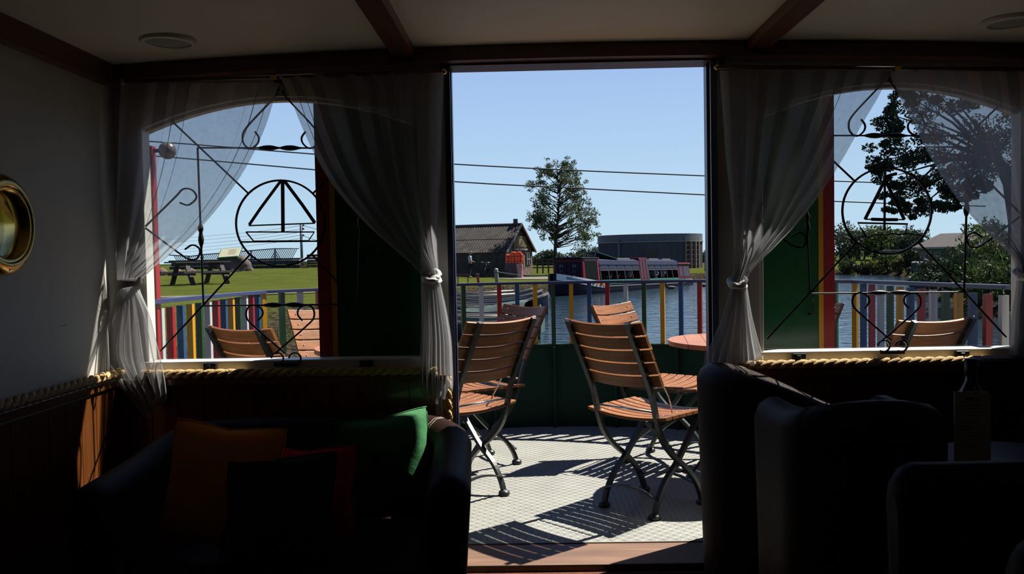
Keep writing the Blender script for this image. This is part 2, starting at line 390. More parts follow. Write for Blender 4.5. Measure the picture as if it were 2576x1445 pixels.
def curtain(rows, folds, label, knot, seed, yw=3.19, tie=False, mt=None):
    R = random.Random(seed); M, N = 64, 150
    ks = knot/(len(rows)-1); ph = [R.uniform(0, 6.28) for _ in range(6)]
    g = []
    for i in range(M+1):
        t = i/M; xl, xr, py = cat([list(map(float, r)) for r in rows], t)
        pin = math.exp(-((t-ks)/.10)**2); tail = max(0.0, (t-ks)/(1-ks)) if t > ks else 0
        row = []
        for j in range(N+1):
            u = j/N; a = 2*pi*folds*(u+.03*sin(2*pi*u*1.7+ph[0]))+ph[1]+.5*sin(3*t+ph[2])
            k = .36+.26*sin(2*pi*u*2+ph[3])
            uu = u+(k/(2*pi*folds))*sin(2*a)*(1-.2*pin)
            edge = min(1, u/.04, (1-u)/.04); uu = u*(1-edge)+uu*edge
            amp = .010+.012*pin+.012*tail
            hem = (0.016*sin(a*.5+ph[4])+.02*sin(5*u+ph[5]))*max(0, (t-.9)/.1)
            p = W(xl+(xr-xl)*uu, py, yw)
            row.append(Vector((p.x, yw-.004-.05*(1-(1-pin)**2)*0-.02*tail-.012*sin(pi*t)+amp*sin(a)+.006*sin(2.3*a+ph[4])*tail, p.z+hem)))
        g.append(row)
    m = MB(); m.grid(g); o = m.build('sheer_curtain', mt or M_sheer)
    tag(o, label, 'curtain', 'sheer white window curtains')
    kr = rows[knot]; kx = (kr[0]+kr[1])/2; p = W(kx, kr[2], yw-.012); hw = (W(kr[1], kr[2], yw).x-W(kr[0], kr[2], yw).x)/2
    m = MB(); R = random.Random(seed+5)
    if tie:
        pts = [p+Vector((1.15*hw*cos(a), .030*sin(a)-.004, .006*cos(a))) for a in [2*pi*i/24 for i in range(24)]]
        m.sweep(pts, [(-.003,-.016),(.003,-.016),(.003,.016),(-.003,.016)], closed=True, smooth=True)
        m.build('tie_band', M_cloth_grey, o)
    else:
        for q in range(3):
            tilt = (-.5, .45, .0)[q]; rr = (.028, .028, .022)[q]
            pts = [p+Vector((rr*1.05*cos(a), .024*sin(a)-.006*q, rr*.55*sin(a+tilt)+.012*tilt)) for a in [2*pi*i/22 for i in range(22)]]
            m.tube(pts, [.011+.002*sin(5*i) for i in range(22)], 8, closed=True)
        m.build('knot', M_knot, o)
    return o
M_cloth_grey = mat('grey_tie_cloth', (0.22,0.21,0.20), 0.9)
M_knot = mat('white_voile_knot', (0.62,0.62,0.62), 0.9, bump=.3, bscale=60)
curtain([(308,705,209),(305,690,260),(303,668,330),(302,625,420),(300,572,500),(299,505,580),(300,430,645),(303,375,690),(306,352,712),(302,356,730),(290,385,790),(281,402,850),(279,416,905),(303,427,960),(345,428,1000),(372,402,1026)],
        6, 'sheer white curtain tied back against the left wall', 8, 11, tie=True)
curtain([(700,1118,186),(728,1116,235),(762,1113,320),(800,1112,400),(850,1108,480),(920,1105,560),(985,1103,620),(1040,1105,668),(1064,1108,698),(1066,1112,718),(1063,1126,780),(1061,1138,850),(1058,1142,920),(1058,1143,970),(1062,1140,995)],
        7, 'sheer white curtain knotted beside the left door jamb', 8, 23)
curtain([(1808,2240,178),(1812,2212,240),(1817,2170,310),(1822,2125,390),(1830,2075,470),(1838,2010,555),(1843,1945,625),(1842,1890,680),(1834,1874,712),(1834,1878,730),(1815,1890,790),(1790,1905,850),(1768,1918,895),(1764,1920,920)],
        7, 'sheer white curtain knotted beside the right door jamb', 8, 37)
curtain([(2238,2585,180),(2262,2588,245),(2300,2588,320),(2340,2588,400),(2390,2588,480),(2445,2588,550),(2500,2588,605),(2545,2588,650),(2556,2590,690),(2556,2590,715),(2545,2592,790),(2540,2594,850),(2538,2594,905)],
        6, 'sheer white curtain at the far right edge', 8, 41, mt=M_sheer2)
# ------------------------------------------------------------------ wrought iron window grilles
def grille(dx, dy, label, boat):
    Y = 3.215
    def P(x, y): return W(x+dx, y+dy, Y)
    base = P(705, 905); root = thing('window_grille', base, label, 'window grille', 'wrought iron window grilles')
    def b(name, pts, w=.007, h=.007):
        return MB().flat([P(*p) for p in pts], w, h, up=(0,-1,0)).build(name, M_black, root)
    def twist(name, a, c, beads, r=.0032):
        a = P(*a); c = P(*c); n = 60; pts = []; ra = []
        for i in range(n+1):
            t = i/n; pts.append(a.lerp(c, t)); q = 0
            for bt, bw in beads: q = max(q, max(0, 1-((t-bt)/bw)**2))
            ra.append(r+.0075*q)
        m = MB(); m.tube(pts, ra, 8, up=(0,-1,0)); m.build(name, M_black, root)
    twist('frame_bar', (497,372), (912,373), ((.43,.062),(.56,.062)))
    twist('frame_bar', (512,770), (900,766), ((.45,.062),(.585,.062)))
    twist('frame_bar', (497,372), (512,770), ((.51,.03),(.58,.045)), .0042)
    twist('frame_bar', (912,373), (900,766), ((.30,.045),(.38,.05),(.47,.045)), .0042)
    ring = [P(706+112*cos(2*pi*i/64), 562+108*sin(2*pi*i/64)) for i in range(64)]
    MB().flat(ring, .007, .007, up=(0,-1,0), closed=True).build('ring', M_black, root)
    for q in (((408,282),(624,486)), ((404,884),(630,640)), ((1004,282),(788,486)), ((1006,880),(784,640))): b('diagonal_bar', q, .006, .006)
    sc = [[(697,226),(690,245),(621,320),(610,349),(618,368),(633,373),(648,361),(651,346),(641,331)],
          [(717,889),(636,818),(620,797),(623,776),(638,768),(657,776),(661,792),(649,807)],
          [(366,570),(439,498),(461,476),(484,479),(494,498),(474,516),(452,510)],
          [(366,574),(449,636),(475,652),(494,652),(503,636),(499,623),(483,617),(465,628)]]
    for s_ in sc:
        for mir in (0, 1):
            pts = [((1410-x) if mir else x, y) for x, y in s_]
            q = [tuple(cat([list(map(float, p)) for p in pts], i/40)) for i in range(41)]
            b('scroll', q, .006, .006)
    for x in (698, 742):
        MB().flat([P(x-15*cos(2*pi*i/20), 902-14*sin(2*pi*i/20)) for i in range(18)], .005, .008, up=(0,-1,0)).build('foot_curl', M_black, root)
    b('bottom_clip', ((690,918),(750,918)), .012, .01); b('top_hook', ((700,232),(694,214),(702,196)), .016, .01)
    s = MB()
    for kind, pts, w in boat:
        s.flat([W(x, y, Y) for x, y in pts], w, .006, up=(0,-1,0))
    s.build('sailboat', M_black, root, label='sailing boat outline of bent iron bar')
    return root
grille(0, 0, 'black wrought iron sailing boat grille in the left window', [
    ('mast', ((711,456),(712,583)), .013), ('sail', ((706,456),(655,525),(627,566)), .010), ('sail', ((716,456),(760,515),(792,561)), .012),
    ('boom', ((626,568),(792,562)), .005), ('hull', ((619,584),(791,584),(776,606),(638,607),(619,584)), .005), ('line', ((606,609),(806,607)), .006)])
grille(1525, -31, 'black wrought iron sailing boat grille with flag and waves in the right window', [
    ('mast', ((2226,430),(2225,580)), .007), ('flag', ((2226,446),(2240,441),(2256,437)), .012), ('sail', ((2225,455),(2200,505),(2176,552)), .011),
    ('sail', ((2228,455),(2252,505),(2275,553)), .011), ('boom', ((2176,552),(2275,553)), .005), ('boom2', ((2192,552),(2226,553),(2258,553)), .012),
    ('hull', ((2180,597),(2158,561),(2283,564),(2276,590)), .007),
    ('waves', ((2140,601),(2152,599),(2165,595),(2180,597),(2200,590),(2225,592),(2240,588),(2265,590),(2285,588),(2318,594)), .005)])
# ================================================================== fore deck
M_deck = mat('grey_deck_paint', (0.19,0.19,0.172), 0.5, var=0.10, vscale=6, col2=(0.212,0.212,0.19), spec=.35)
M_green = mat('dark_green_paint', (0.002,0.024,0.014), 0.5, spec=.15, var=0.15, vscale=3)
M_dgreen = mat('door_green_paint', (0.007,0.058,0.018), 0.25)
M_yellow = mat('yellow_paint', (0.42,0.20,0.008), 0.35)
M_red = mat('red_paint', (0.22,0.008,0.012), 0.35)
M_blue = mat('blue_paint', (0.010,0.05,0.13), 0.35)
M_pwhite = mat('picket_white_paint', (0.34,0.34,0.36), 0.4)
M_pgreen = mat('picket_green_paint', (0.008,0.04,0.018), 0.35)
M_railtop = mat('navy_rail_paint', (0.03,0.035,0.09), 0.3)
CX, CYC, RR = 0.18, 3.35, 2.31
HA = math.asin(1.73/RR)
def front(a): return Vector((CX+RR*sin(a), CYC+RR*cos(a), 0))
arcL = [front(-HA+2*HA*i/48) for i in range(49)]
path = [Vector((-1.55, 3.34, 0)), Vector((-1.55, 4.2, 0))]+arcL+[Vector((1.91, 4.2, 0)), Vector((1.91, 3.34, 0))]
def sheer(p): return 0.98+0.023*max(0, min(1, (4.88-p.y)/1.4))
# deck plate and raised tread
m = MB(); n = len(path)
poly = [(p.x, p.y) for p in path]
m.add([(x, y, 0) for x, y in poly]+[(x, y, -.03) for x, y in poly], [tuple(range(n)), tuple(range(2*n-1, n-1, -1))]+[(i, i+n, (i+1) % n+n, (i+1) % n) for i in range(n)])
deck = S(m.build('floor_deck', M_deck)); deck['label'] = 'grey chequer plate fore deck'
m = MB(); p_ = .0265
for i in range(int(2.6/p_)):
    for j in range(int(4.0/p_)):
        x = -1.9+j*p_; y = 3.36+i*p_
        if x < -1.52 or x > 1.88 or (x-CX)**2+(max(0, y-CYC))**2 > (RR-.04)**2: continue
        a = pi/4 if (i+j) % 2 else -pi/4
        a += .0; c, s_ = cos(a), sin(a); l, w, h = .0125, .0045, .002
        vs = [(x+c*u-s_*v, y+s_*u+c*v, z) for u, v, z in ((-l,0,.0003),(0,-w,.0003),(l,0,.0003),(0,w,.0003),(-l*.35,0,h),(l*.35,0,h))]
        m.add(vs, [(0,1,4),(1,5,4),(1,2,5),(2,3,5),(3,4,5),(3,0,4)])
tag(m.build('tread_pattern', M_deck, deck), 'raised lozenge tread of the deck plate', kind='stuff')
# bulwark and hull
root = thing('boat_bulwark', (CX, 5.6, 0), 'dark green steel bulwark around the fore deck', 'bulwark')
def wallsweep(pts, z0, z1, t):
    return MB().sweep([(p.x, p.y, 0) for p in pts], [(-t/2, z0), (t/2, z0), (t/2, z1), (-t/2, z1)])
wallsweep(path, -.22, .55, .024).build('plating', M_green, root)
MB().sweep([(p.x, p.y, .556) for p in path], [(-.028,-.008),(.028,-.008),(.028,.008),(-.028,.008)]).build('capping', M_green, root)
for i in range(9):
    p = front(-HA*.85+2*HA*.85*i/8); d = (Vector((CX, CYC, 0))-p).normalized()
    MB().bar(p+d*.03, p+d*.03+Vector((0,0,.548)), .02, .035, up=(d.x, d.y, 0)).build('stiffener', M_green, root)
hull = MB().sweep([(p.x, p.y, 0) for p in [Vector((-1.55,-3,0))]+path+[Vector((1.91,-3,0))]], [(-.03,-1.3),(.03,-1.3),(.03,-.225),(-.03,-.225)])
tag(hull.build('boat_hull', M_green), 'dark green hull of the cafe boat', 'hull')
# railing with painted pickets
root = thing('deck_railing', (CX, 5.6, .56), 'navy topped railing with multicoloured pickets around the fore deck', 'railing')
MB().sweep([(p.x, p.y, sheer(p)) for p in path], [(-.024,-.009),(.024,-.009),(.024,.009),(-.024,.009)]).build('top_rail', M_railtop, root)
cyc = {0: M_pgreen, 1: M_yellow, 2: M_blue, 3: M_red, 4: M_pwhite}
nm = {0: 'green', 1: 'yellow', 2: 'blue', 3: 'red', 4: 'white'}
pk = {k: MB().box((-.014, -.014, 0), (.014, .014, .41)).mesh('picket', cyc[k]) for k in cyc}
b0 = wloc(root)
for side in (-1, 1):
    for i in range(0, 31):
        if side > 0 and i == 0: continue
        if i <= 16: p = front(side*HA*i/16); rz = -side*HA*i/16
        else:
            xx = -1.55 if side < 0 else 1.91; p = Vector((xx, 4.88-(i-16)*(.1065 if side < 0 else .116), 0)); rz = 0
        if p.y < 3.36: continue
        o = inst(pk[i % 5], root, Vector((p.x, p.y, .56))-b0, 'picket', (0, 0, rz)); o['label'] = nm[i % 5]+' painted picket'
# door leaves folded back against the outside of the end wall
def leaf(hx, sgn, ang, w, label):
    root = thing('cabin_door', (hx, D1+.06, .0), label, 'door', 'painted cabin doors', rz=sgn*ang)
    z0, z1 = .03, DZ-.02; t = .035
    def bx(name, a, b, mt, y0=0.0, y1=None):
        a, b = sgn*a, sgn*b
        return MB().box((min(a, b), y0, z0), (max(a, b), t if y1 is None else y1, z1)).build(name, mt, root, local=True)
    bx('green_panel', 0, w-.075, M_dgreen); bx('yellow_stripe', w-.075, w-.053, M_yellow, -.002); bx('red_border', w-.053, w, M_red, -.001)
    for z in (.3, 1.0, 1.65):
        MB().tube([(0, t/2, z-.05), (0, t/2, z+.05)], .009, 8).build('hinge', M_black, root, local=True)
    h = MB(); h.tube([(sgn*(w-.12), -.002, 1.0), (sgn*(w-.12), -.03, 1.0), (sgn*(w-.12), -.03, .9), (sgn*(w-.12), -.002, .9)], .006, 8); h.build('handle', M_black, root, local=True)
leaf(DXL-.022, -1, radians(-3), .535, 'open green door leaf in deep shade behind the left window')
leaf(DXR+.024, 1, radians(14), .56, 'open green door leaf with yellow and red border behind the right window')
# globe lamp on a red post outside the left window
root = thing('post_lamp', W(394, 900, 3.47)-Vector((0,0,.6)), 'round lamp on a red post outside the left window', 'lamp')
pb = wloc(root); top = W(391, 368, 3.47)
MB().box((pb.x-.018, 3.45, pb.z), (pb.x+.018, 3.49, top.z)).build('post', M_red, root, bevel=.003)
g = W(421, 379, 3.47); M_globe = mat('grey_lamp_globe', (0.10,0.085,0.09), 0.3)
MB().ball(g, .036, 20, 14).build('globe', M_globe, root)
MB().bar(Vector((pb.x, 3.47, g.z)), g, .014, .014).build('bracket', M_black, root)
# ------------------------------------------------------------------ folding chairs
M_slat = mat('oiled_teak', (0.20,0.078,0.027), 0.42, var=0.3, vscale=7, stretch=(0.6,8,8), spec=.25)
M_iron = mat('dark_green_steel', (0.014,0.017,0.018), 0.35)
M_bolt = mat('bolt_steel', (0.5,0.5,0.5), 0.25, metal=1)
def make_chair():
    root = thing('folding_chair', (0,0,0), '-', 'chair', 'slatted folding chairs on the deck')
    def slat(name, c, ly, ax_n, L, wid, th, sag, bend):
        """c centre, ly in-plane width direction, ax_n normal; bows along its normal"""
        m = MB(); n = 10; rows = []
        for i in range(n+1):
            t = -1+2*i/n; x = t*L/2; b = bend*(t*t-.35)
            p = Vector((x, 0, 0))+c+ax_n*b
            rows.append([p+ly*(wid/2)*a+ax_n*(th/2)*q for a, q in ((-1,-1),(1,-1),(1,1),(-1,1))])
        m.grid(rows, smooth=False, wrap=True); m.add(rows[0], [(3,2,1,0)]); m.add(rows[-1], [(0,1,2,3)])
        return m.build(name, M_slat, root, local=True, bevel=.003)
    b0, b1 = Vector((0,-.215,.575)), Vector((0,-.365,.865)); up = (b1-b0).normalized(); nrm = Vector((0, up.z, -up.y))
    for i in range(5):
        c = b0+(b1-b0)*((i+.5)/5)
        slat('back_slat', c+nrm*.012, up, nrm, .425-.008*i*0,   .058, .014, 0, .030)
    for i in range(8):
        y = -.160+.052*i; z = .437-.006*abs(i-3.5)*0-(.010 if i == 7 else 0)
        slat('seat_slat', Vector((0, y, z)), Vector((0,1,0)), Vector((0,0,1)), .44, .043, .014, 0, .020)
    for sx_ in (-1, 1):
        x = .165*sx_
        A = [(x,-.372,.872),(x,-.292,.72),(x,-.212,.56),(x,-.175,.44),(x,-.135,.345),(x,-.06,.265),(x,.03,.20),(x,.10,.135),(x,.148,.065),(x,.168,.008)]
        q = [cat([list(p) for p in A], i/36) for i in range(37)]
        MB().flat(q, .019, .022, up=(sx_*1.0,0,0)).build('back_leg_frame', M_iron, root, local=True)
        x2 = x-.023*sx_
        Bp = [(x2,.175,.416),(x2,.145,.37),(x2,.07,.285),(x2,0,.215),(x2,-.09,.145),(x2,-.145,.07),(x2,-.168,.008)]
        q = [cat([list(p) for p in Bp], i/30) for i in range(31)]
        MB().flat(q, .019, .022, up=(sx_*1.0,0,0)).build('cross_leg', M_iron, root, local=True)
        MB().bar(Vector((x2,-.18,.42)), Vector((x2,.215,.42)), .010, .018).build('seat_rail', M_iron, root, local=True)
        for yy, xx in ((.168, x), (-.168, x2)):
            MB().lathe([(.0001,.0),(.026,.0),(.029,.007),(.026,.017),(.014,.025),(.0001,.027)], 14, Matrix.Translation((xx, yy, 0))).build('foot', M_iron, root, local=True)
    for yy, w_ in ((.155, .165), (-.155, .149)):
        q = [(-w_+2*w_*i/14, yy, .085+.03*sin(pi*i/14)) for i in range(15)]
        MB().flat(q, .02, .007, up=(0,0,1)).build('stretcher', M_iron, root, local=True)
    MB().tube([(-.165,-.19,.475),(.165,-.19,.475)], .005, 8).build('crossbar', M_bolt, root, local=True)
    MB().tube([(.165,-.215,.58),(.178,-.14,.585),(.178,-.1,.53),(.165,-.06,.455)], .004, 6).build('lever', M_bolt, root, local=True)
    m = MB()
    for i in range(5):
        c = b0+(b1-b0)*((i+.5)/5)
        for sx_ in (-1, 1): m.ball(c+nrm*.022+Vector((sx_*.165, 0, 0))+nrm*.006, .0045, 6, 4); m.ball(c+Vector((sx_*.172, 0, 0))-nrm*.006, .004, 6, 4)
    for i in range(8):
        for sx_ in (-1, 1): m.ball((sx_*.15, -.160+.052*i, .444), .0042, 6, 4)
    tag(m.build('bolts', M_bolt, root, local=True), kind='stuff')
    return root
chair0 = make_chair()
chairs = [((-.345,4.045), 44, 'slatted folding chair seen from behind, just left of the doorway centre'),
          ((.56,3.84), -45, 'slatted folding chair seen from behind, right of the doorway centre'),
          ((-.29,4.66), 124, 'shaded slatted folding chair beyond the nearer left chair in the doorway'),
          ((.76,4.66), -127, 'sunlit slatted folding chair facing the cabin by the round table on the right'),
          ((-1.07,3.88), -33, 'slatted folding chair back low in the left window'),
          ((-1.00,4.68), -138, 'sunlit slatted folding chair at the right of the left window'),
          ((1.54,3.74), 24, 'slatted folding chair back low in the right window'),
          ((1.30,4.56), 112, 'slatted folding chair half hidden by the red bordered door')]
for i, ((x, y), a, lab) in enumerate(chairs):
    o = chair0 if i == 0 else copy_tree(chair0)
    o.location = (x, y, .002); o.rotation_euler = (0, 0, radians(a)); o['label'] = lab
# ------------------------------------------------------------------ round tables
M_top = mat('table_teak', (0.27,0.10,0.045), 0.4, var=0.25, vscale=6, stretch=(1,8,1))
def make_table(loc, rot, lab):
    root = thing('round_table', (loc[0], loc[1], .002), lab, 'table', 'round teak deck tables', rz=radians(rot))
    r = .36; k = 8; wd = 2*r/k
    for i in range(k):
        x0 = -r+i*wd+.0012; x1 = x0+wd-.0024; pts = []
        for j in range(9): x = x0+(x1-x0)*j/8; pts.append((x, sqrt(max(0, r*r-x*x))))
        for j in range(8, -1, -1): x = x0+(x1-x0)*j/8; pts.append((x, -sqrt(max(0, r*r-x*x))))
        nn = len(pts)
        m = MB(); m.add([(x, y, .72) for x, y in pts]+[(x, y, .697) for x, y in pts], [tuple(range(nn)), tuple(range(2*nn-1, nn-1, -1))]+[(q, q+nn, (q+1) % nn+nn, (q+1) % nn) for q in range(nn)])
        m.build('top_plank', M_top, root, local=True)
    m = MB(); m.tube([(.25*cos(2*pi*i/32), .25*sin(2*pi*i/32), .690) for i in range(32)], .007, 8, closed=True); m.build('ring', M_iron, root, local=True)
    for q in range(4):
        a = pi/4+q*pi/2
        P_ = [(.25*cos(a), .25*sin(a), .69), (.12*cos(a+.2), .12*sin(a+.2), .45), (.05*cos(a+.35), .05*sin(a+.35), .34), (.12*cos(a+.5), .12*sin(a+.5), .2), (.26*cos(a+.6), .26*sin(a+.6), .01)]
        MB().tube([cat([list(p) for p in P_], i/20) for i in range(21)], .008, 8).build('leg', M_iron, root, local=True)
        MB().lathe([(.0001,0),(.02,0),(.02,.008),(.009,.018),(.0001,.019)], 12, Matrix.Translation(P_[-1][:2]+(0,))).build('foot', M_iron, root, local=True)
    MB().tube([(.055*cos(2*pi*i/20), .055*sin(2*pi*i/20), .34) for i in range(20)], .005, 6, closed=True).build('clamp_ring', M_iron, root, local=True)
make_table((-.71,4.20), 12, 'round teak table between the four chairs on the left of the deck')
make_table((1.075,4.22), -8, 'round teak table between the four chairs on the right of the deck')
# ================================================================== lounge furniture
M_leather = mat('black_leather', (0.016,0.008,0.006), 0.55, bump=.1, bscale=120, spec=.05)
M_thread = mat('pale_stitching', (0.35,0.28,0.24), 0.8)
M_legwood = mat('dark_leg_wood', (0.012,0.006,0.004), 0.5, spec=.08)
def tub_seat(loc, rot, w, d, zb, za, zs, label, name='tub_armchair', th=.11, taper=.93, cat_='armchair', group=None, rc=.34, fe=2.0):
    """local: faces -y, origin on the floor; w outer width, d outer depth, zb back height, za arm height"""
    root = thing(name, (loc[0], loc[1], FZ), label, cat_, group, rz=radians(rot))
    r = min(w/2, rc); hw = w/2
    C = []                                            # outer-to-inner centre line of the shell, front left to front right
    def U(s):
        hw_, r_ = hw-th/2, r-th/2
        segs = [(Vector((-hw_, -d/2+.02, 0)), Vector((-hw_, d/2-r, 0)))]
        pts = []
        for i in range(8): pts.append(Vector((-hw_, -d/2+.04+(d-r-.04)*i/8, 0)))
        for i in range(13): a = pi-pi/2*i/12; pts.append(Vector((-hw_+r_+r_*cos(a), d/2-r+r_*sin(a)+(0), 0)))
        k = max(1, int((2*hw_-2*r_)/.06))
        for i in range(1, k): pts.append(Vector((-hw_+r_+(2*hw_-2*r_)*i/k, d/2-th/2, 0)))
        for i in range(13): a = pi/2-pi/2*i/12; pts.append(Vector((hw_-r_+r_*cos(a), d/2-r+r_*sin(a), 0)))
        for i in range(8): pts.append(Vector((hw_, d/2-r-(d-r-.04)*(i+1)/8, 0)))
        return pts
    P = U(0); rows = []
    for i, p in enumerate(P):
        t = P[min(i+1, len(P)-1)]-P[max(i-1, 0)]; t.normalize(); o = Vector((-t.y, t.x, 0))   # outward (left of travel)
        f = max(0, min(1, (p.y+d/2)/d-.08))**fe; zt = za+(zb-za)*(f*f*(3-2*f))
        z0 = .10; row = []
        h = th/2; prof = [(-h*.9, z0), (-h, z0+.05), (-h, zt-.05), (-h*.72, zt-.018), (-h*.25, zt), (h*.25, zt), (h*.72, zt-.018), (h, zt-.05), (h*1.0, z0+.05), (h*.9, z0)]
        for a, z in prof:
            tp = 1-(1-taper)*(1-(z-z0)/(zt-z0)) if a > 0 else 1
            q = p+o*a; row.append(Vector((q.x*tp if a > 0 else q.x, q.y*tp if a > 0 else q.y, z)))
        rows.append(row)
    for e in (0, -1):                                  # rounded arm fronts
        src = rows[e]; c = sum(src, Vector((0,0,0)))/10; nxt = rows[1] if e == 0 else rows[-2]; dv_ = (src[4]-nxt[4]); dv_.z = 0; dv_.normalize(); extra = []
        for k, s_ in ((.5, .93), (.85, .78), (1.0, .5)):
            extra.append([Vector((c.x+(v.x-c.x)*s_, c.y+(v.y-c.y)*s_, v.z-(1-s_)*.12*(1 if v.z > c.z else 0)))+dv_*.045*k for v in src])
        rows = (list(reversed(extra))+rows) if e == 0 else (rows+extra)
    m = MB(); m.grid(rows, wrap=True); m.add(rows[0], [tuple(range(9, -1, -1))]); m.add(rows[-1], [tuple(range(10))])
    m.build('shell', M_leather, root, local=True, bevel=0)
    s = MB(); iw = hw-th-.005
    pts = [(-iw, -d/2+.03), (iw, -d/2+.03), (iw, d/2-th-.16), (iw-.14, d/2-th-.01), (-iw+.14, d/2-th-.01), (-iw, d/2-th-.16)]; nn = 6
    s.add([(x, y, zs) for x, y in pts]+[(x, y, zs-.13) for x, y in pts], [tuple(range(nn)), tuple(range(2*nn-1, nn-1, -1))]+[(q, q+nn, (q+1) % nn+nn, (q+1) % nn) for q in range(nn)])
    s.build('seat_cushion', M_leather, root, local=True, bevel=.03)
    b = MB(); b.add([(x*.98, y*.98, zs-.135) for x, y in pts]+[(x*.95, y*.95, .09) for x, y in pts], [tuple(range(nn)), tuple(range(2*nn-1, nn-1, -1))]+[(q, q+nn, (q+1) % nn+nn, (q+1) % nn) for q in range(nn)])
    b.build('base', M_leather, root, local=True)
    m = MB(); top = [r_[4].lerp(r_[5], .5) for r_ in rows]
    i0 = int(len(rows)*.70)
    for e in (-.006, .006):
        a, c = rows[i0], rows[i0+1]; tdir = (c[5]-a[5]).normalized()*e
        m.tube([a[k]+tdir+Vector((0,0,.0005)) for k in (2,3,4,5,6,7)], .0012, 4)
    tag(m.build('stitching', M_thread, root, local=True), kind='stuff')
    for sx_ in (-1, 1):
        for sy in (-1, 1):
            MB().lathe([(.0001,0),(.018,0),(.026,.12),(.0001,.12)], 10, Matrix.Translation((sx_*(hw-.12)*.95, sy*(d/2-.14), 0))).build('leg', M_legwood, root, local=True)
    return root
tub_seat((-.745,2.67), 3.5, 1.12, .86, .715, .67, .40, 'black leather tub sofa with scatter cushions below the left window', 'tub_sofa', th=.13, cat_='sofa', rc=.26)
tub_seat((.895,2.85), 90, .60, .63, .905, .70, .46, 'dark brown leather tub armchair at the right side of the doorway', group='leather tub armchairs', fe=.7)
tub_seat((.865,2.22), 180, .42, .48, .935, .86, .46, 'black leather tub armchair in front of the menu table', group='leather tub armchairs')
tub_seat((1.06,1.46), -90, .54, .66, .905, .85, .46, 'black leather tub armchair nearest at the lower right', group='leather tub armchairs')
# bench end against the right wall
root = thing('banquette', (1.80, 2.75, FZ), 'black upholstered bench end in the right corner', 'bench')
MB().box((1.655, 2.3, FZ+.06), (1.94, 2.42, .745)).build('end_panel', M_leather, root, bevel=.025)
MB().box((1.655, 3.06, FZ+.06), (1.94, 3.19, .755)).build('backrest', M_leather, root, bevel=.025)
MB().box((1.655, 2.42, .22), (1.94, 3.06, .33)).build('seat', M_leather, root, bevel=.03)
MB().box((1.69, 2.35, FZ), (1.93, 3.15, .22)).build('plinth', M_legwood, root)
# low round table with the bottle and the menu card
root = thing('pedestal_table', (1.36, 2.28, FZ), 'low dark round table holding the bottle and menu', 'table')
T = Matrix.Translation((1.36, 2.28, 0))
MB().lathe([(.0001,.552),(.27,.552),(.275,.56),(.27,.572),(.0001,.572)], 40, T).build('table_top', M_legwood, root)
MB().lathe([(.035,FZ+.02),(.03,.3),(.04,.552)], 16, T).build('column', M_black, root)
MB().lathe([(.0001,FZ+.025),(.10,FZ+.02),(.20,FZ+.008),(.20,FZ),(.0001,FZ)], 32, T).build('foot', M_black, root)
bp = W(2443, 985, 2.25)
root = thing('wine_bottle', (bp.x, 2.25, .572), 'dark glass bottle behind the menu card', 'bottle')
M_bottle = mat('dark_bottle_glass', (0.004,0.006,0.004), 0.12)
T = Matrix.Translation((bp.x, 2.25, .572))
MB().lathe([(.0001,0),(.036,0),(.038,.006),(.038,.17),(.034,.195),(.018,.225),(.0145,.235),(.0145,.275)], 24, T).build('body', M_bottle, root)
MB().lathe([(.0145,.245),(.0165,.248),(.0165,.292),(.0001,.293)], 20, T).build('capsule', M_black, root)
# menu card tied to the bottle
M_paper = mat('menu_paper', (0.62,0.58,0.44), 0.8, var=.05)
c0, c1 = W(2399, 986, 2.20), W(2491, 986, 2.20)
root = thing('menu_card', ((c0.x+c1.x)/2, 2.20, .573), 'cream printed menu card leaning on the dark bottle', 'menu')
MB().box((c0.x, 2.196, .573), (c1.x, 2.1985, c0.z)).build('card', M_paper, root)
MB().tube([(bp.x-.022, 2.19, c0.z-.006), (bp.x-.012, 2.205, c0.z+.012), (bp.x, 2.214, c0.z+.02), (bp.x+.012, 2.205, c0.z+.012), (bp.x+.022, 2.19, c0.z-.006)], .002, 6).build('clip', M_black, root)
M_ink = mat('menu_ink', (0.02,0.012,0.01), 0.8)
def text(s, loc, size, mt, parent, name='lettering', rx=pi/2, rz=0.0, ext=.0003):
    cu = bpy.data.curves.new(name, 'FONT'); cu.body = s; cu.size = size; cu.align_x = 'CENTER'; cu.align_y = 'CENTER'; cu.extrude = ext
    t = bpy.data.objects.new(name+'_tmp', cu); COL.objects.link(t); dg = bpy.context.evaluated_depsgraph_get()
    me = bpy.data.meshes.new_from_object(t.evaluated_get(dg)); bpy.data.objects.remove(t); me.materials.clear(); me.materials.append(mt)
    o = bpy.data.objects.new(name, me); COL.objects.link(o); o.rotation_euler = (rx, 0, rz)
    o.parent = parent; o.location = Vector(loc)-(wloc(parent) if parent else Vector((0,0,0)))
    return o
cxm = (c0.x+c1.x)/2
text('MENU', (cxm, 2.1955, c0.z-.021), .014, M_ink, root)
m = MB(); R = random.Random(3)
for i in range(13):
    z = c0.z-.036-.0085*i-(.003 if i > 3 else 0)-(.003 if i > 7 else 0); x = c0.x+.010+R.uniform(0, .012)
    while x < c1.x-.012-R.uniform(0, .012):
        l = R.uniform(.004, .012); m.box((x, 2.1954, z-.0007), (min(x+l, c1.x-.008), 2.196, z+.0007)); x += l+.002
tag(m.build('small_print', M_ink, root), kind='stuff')
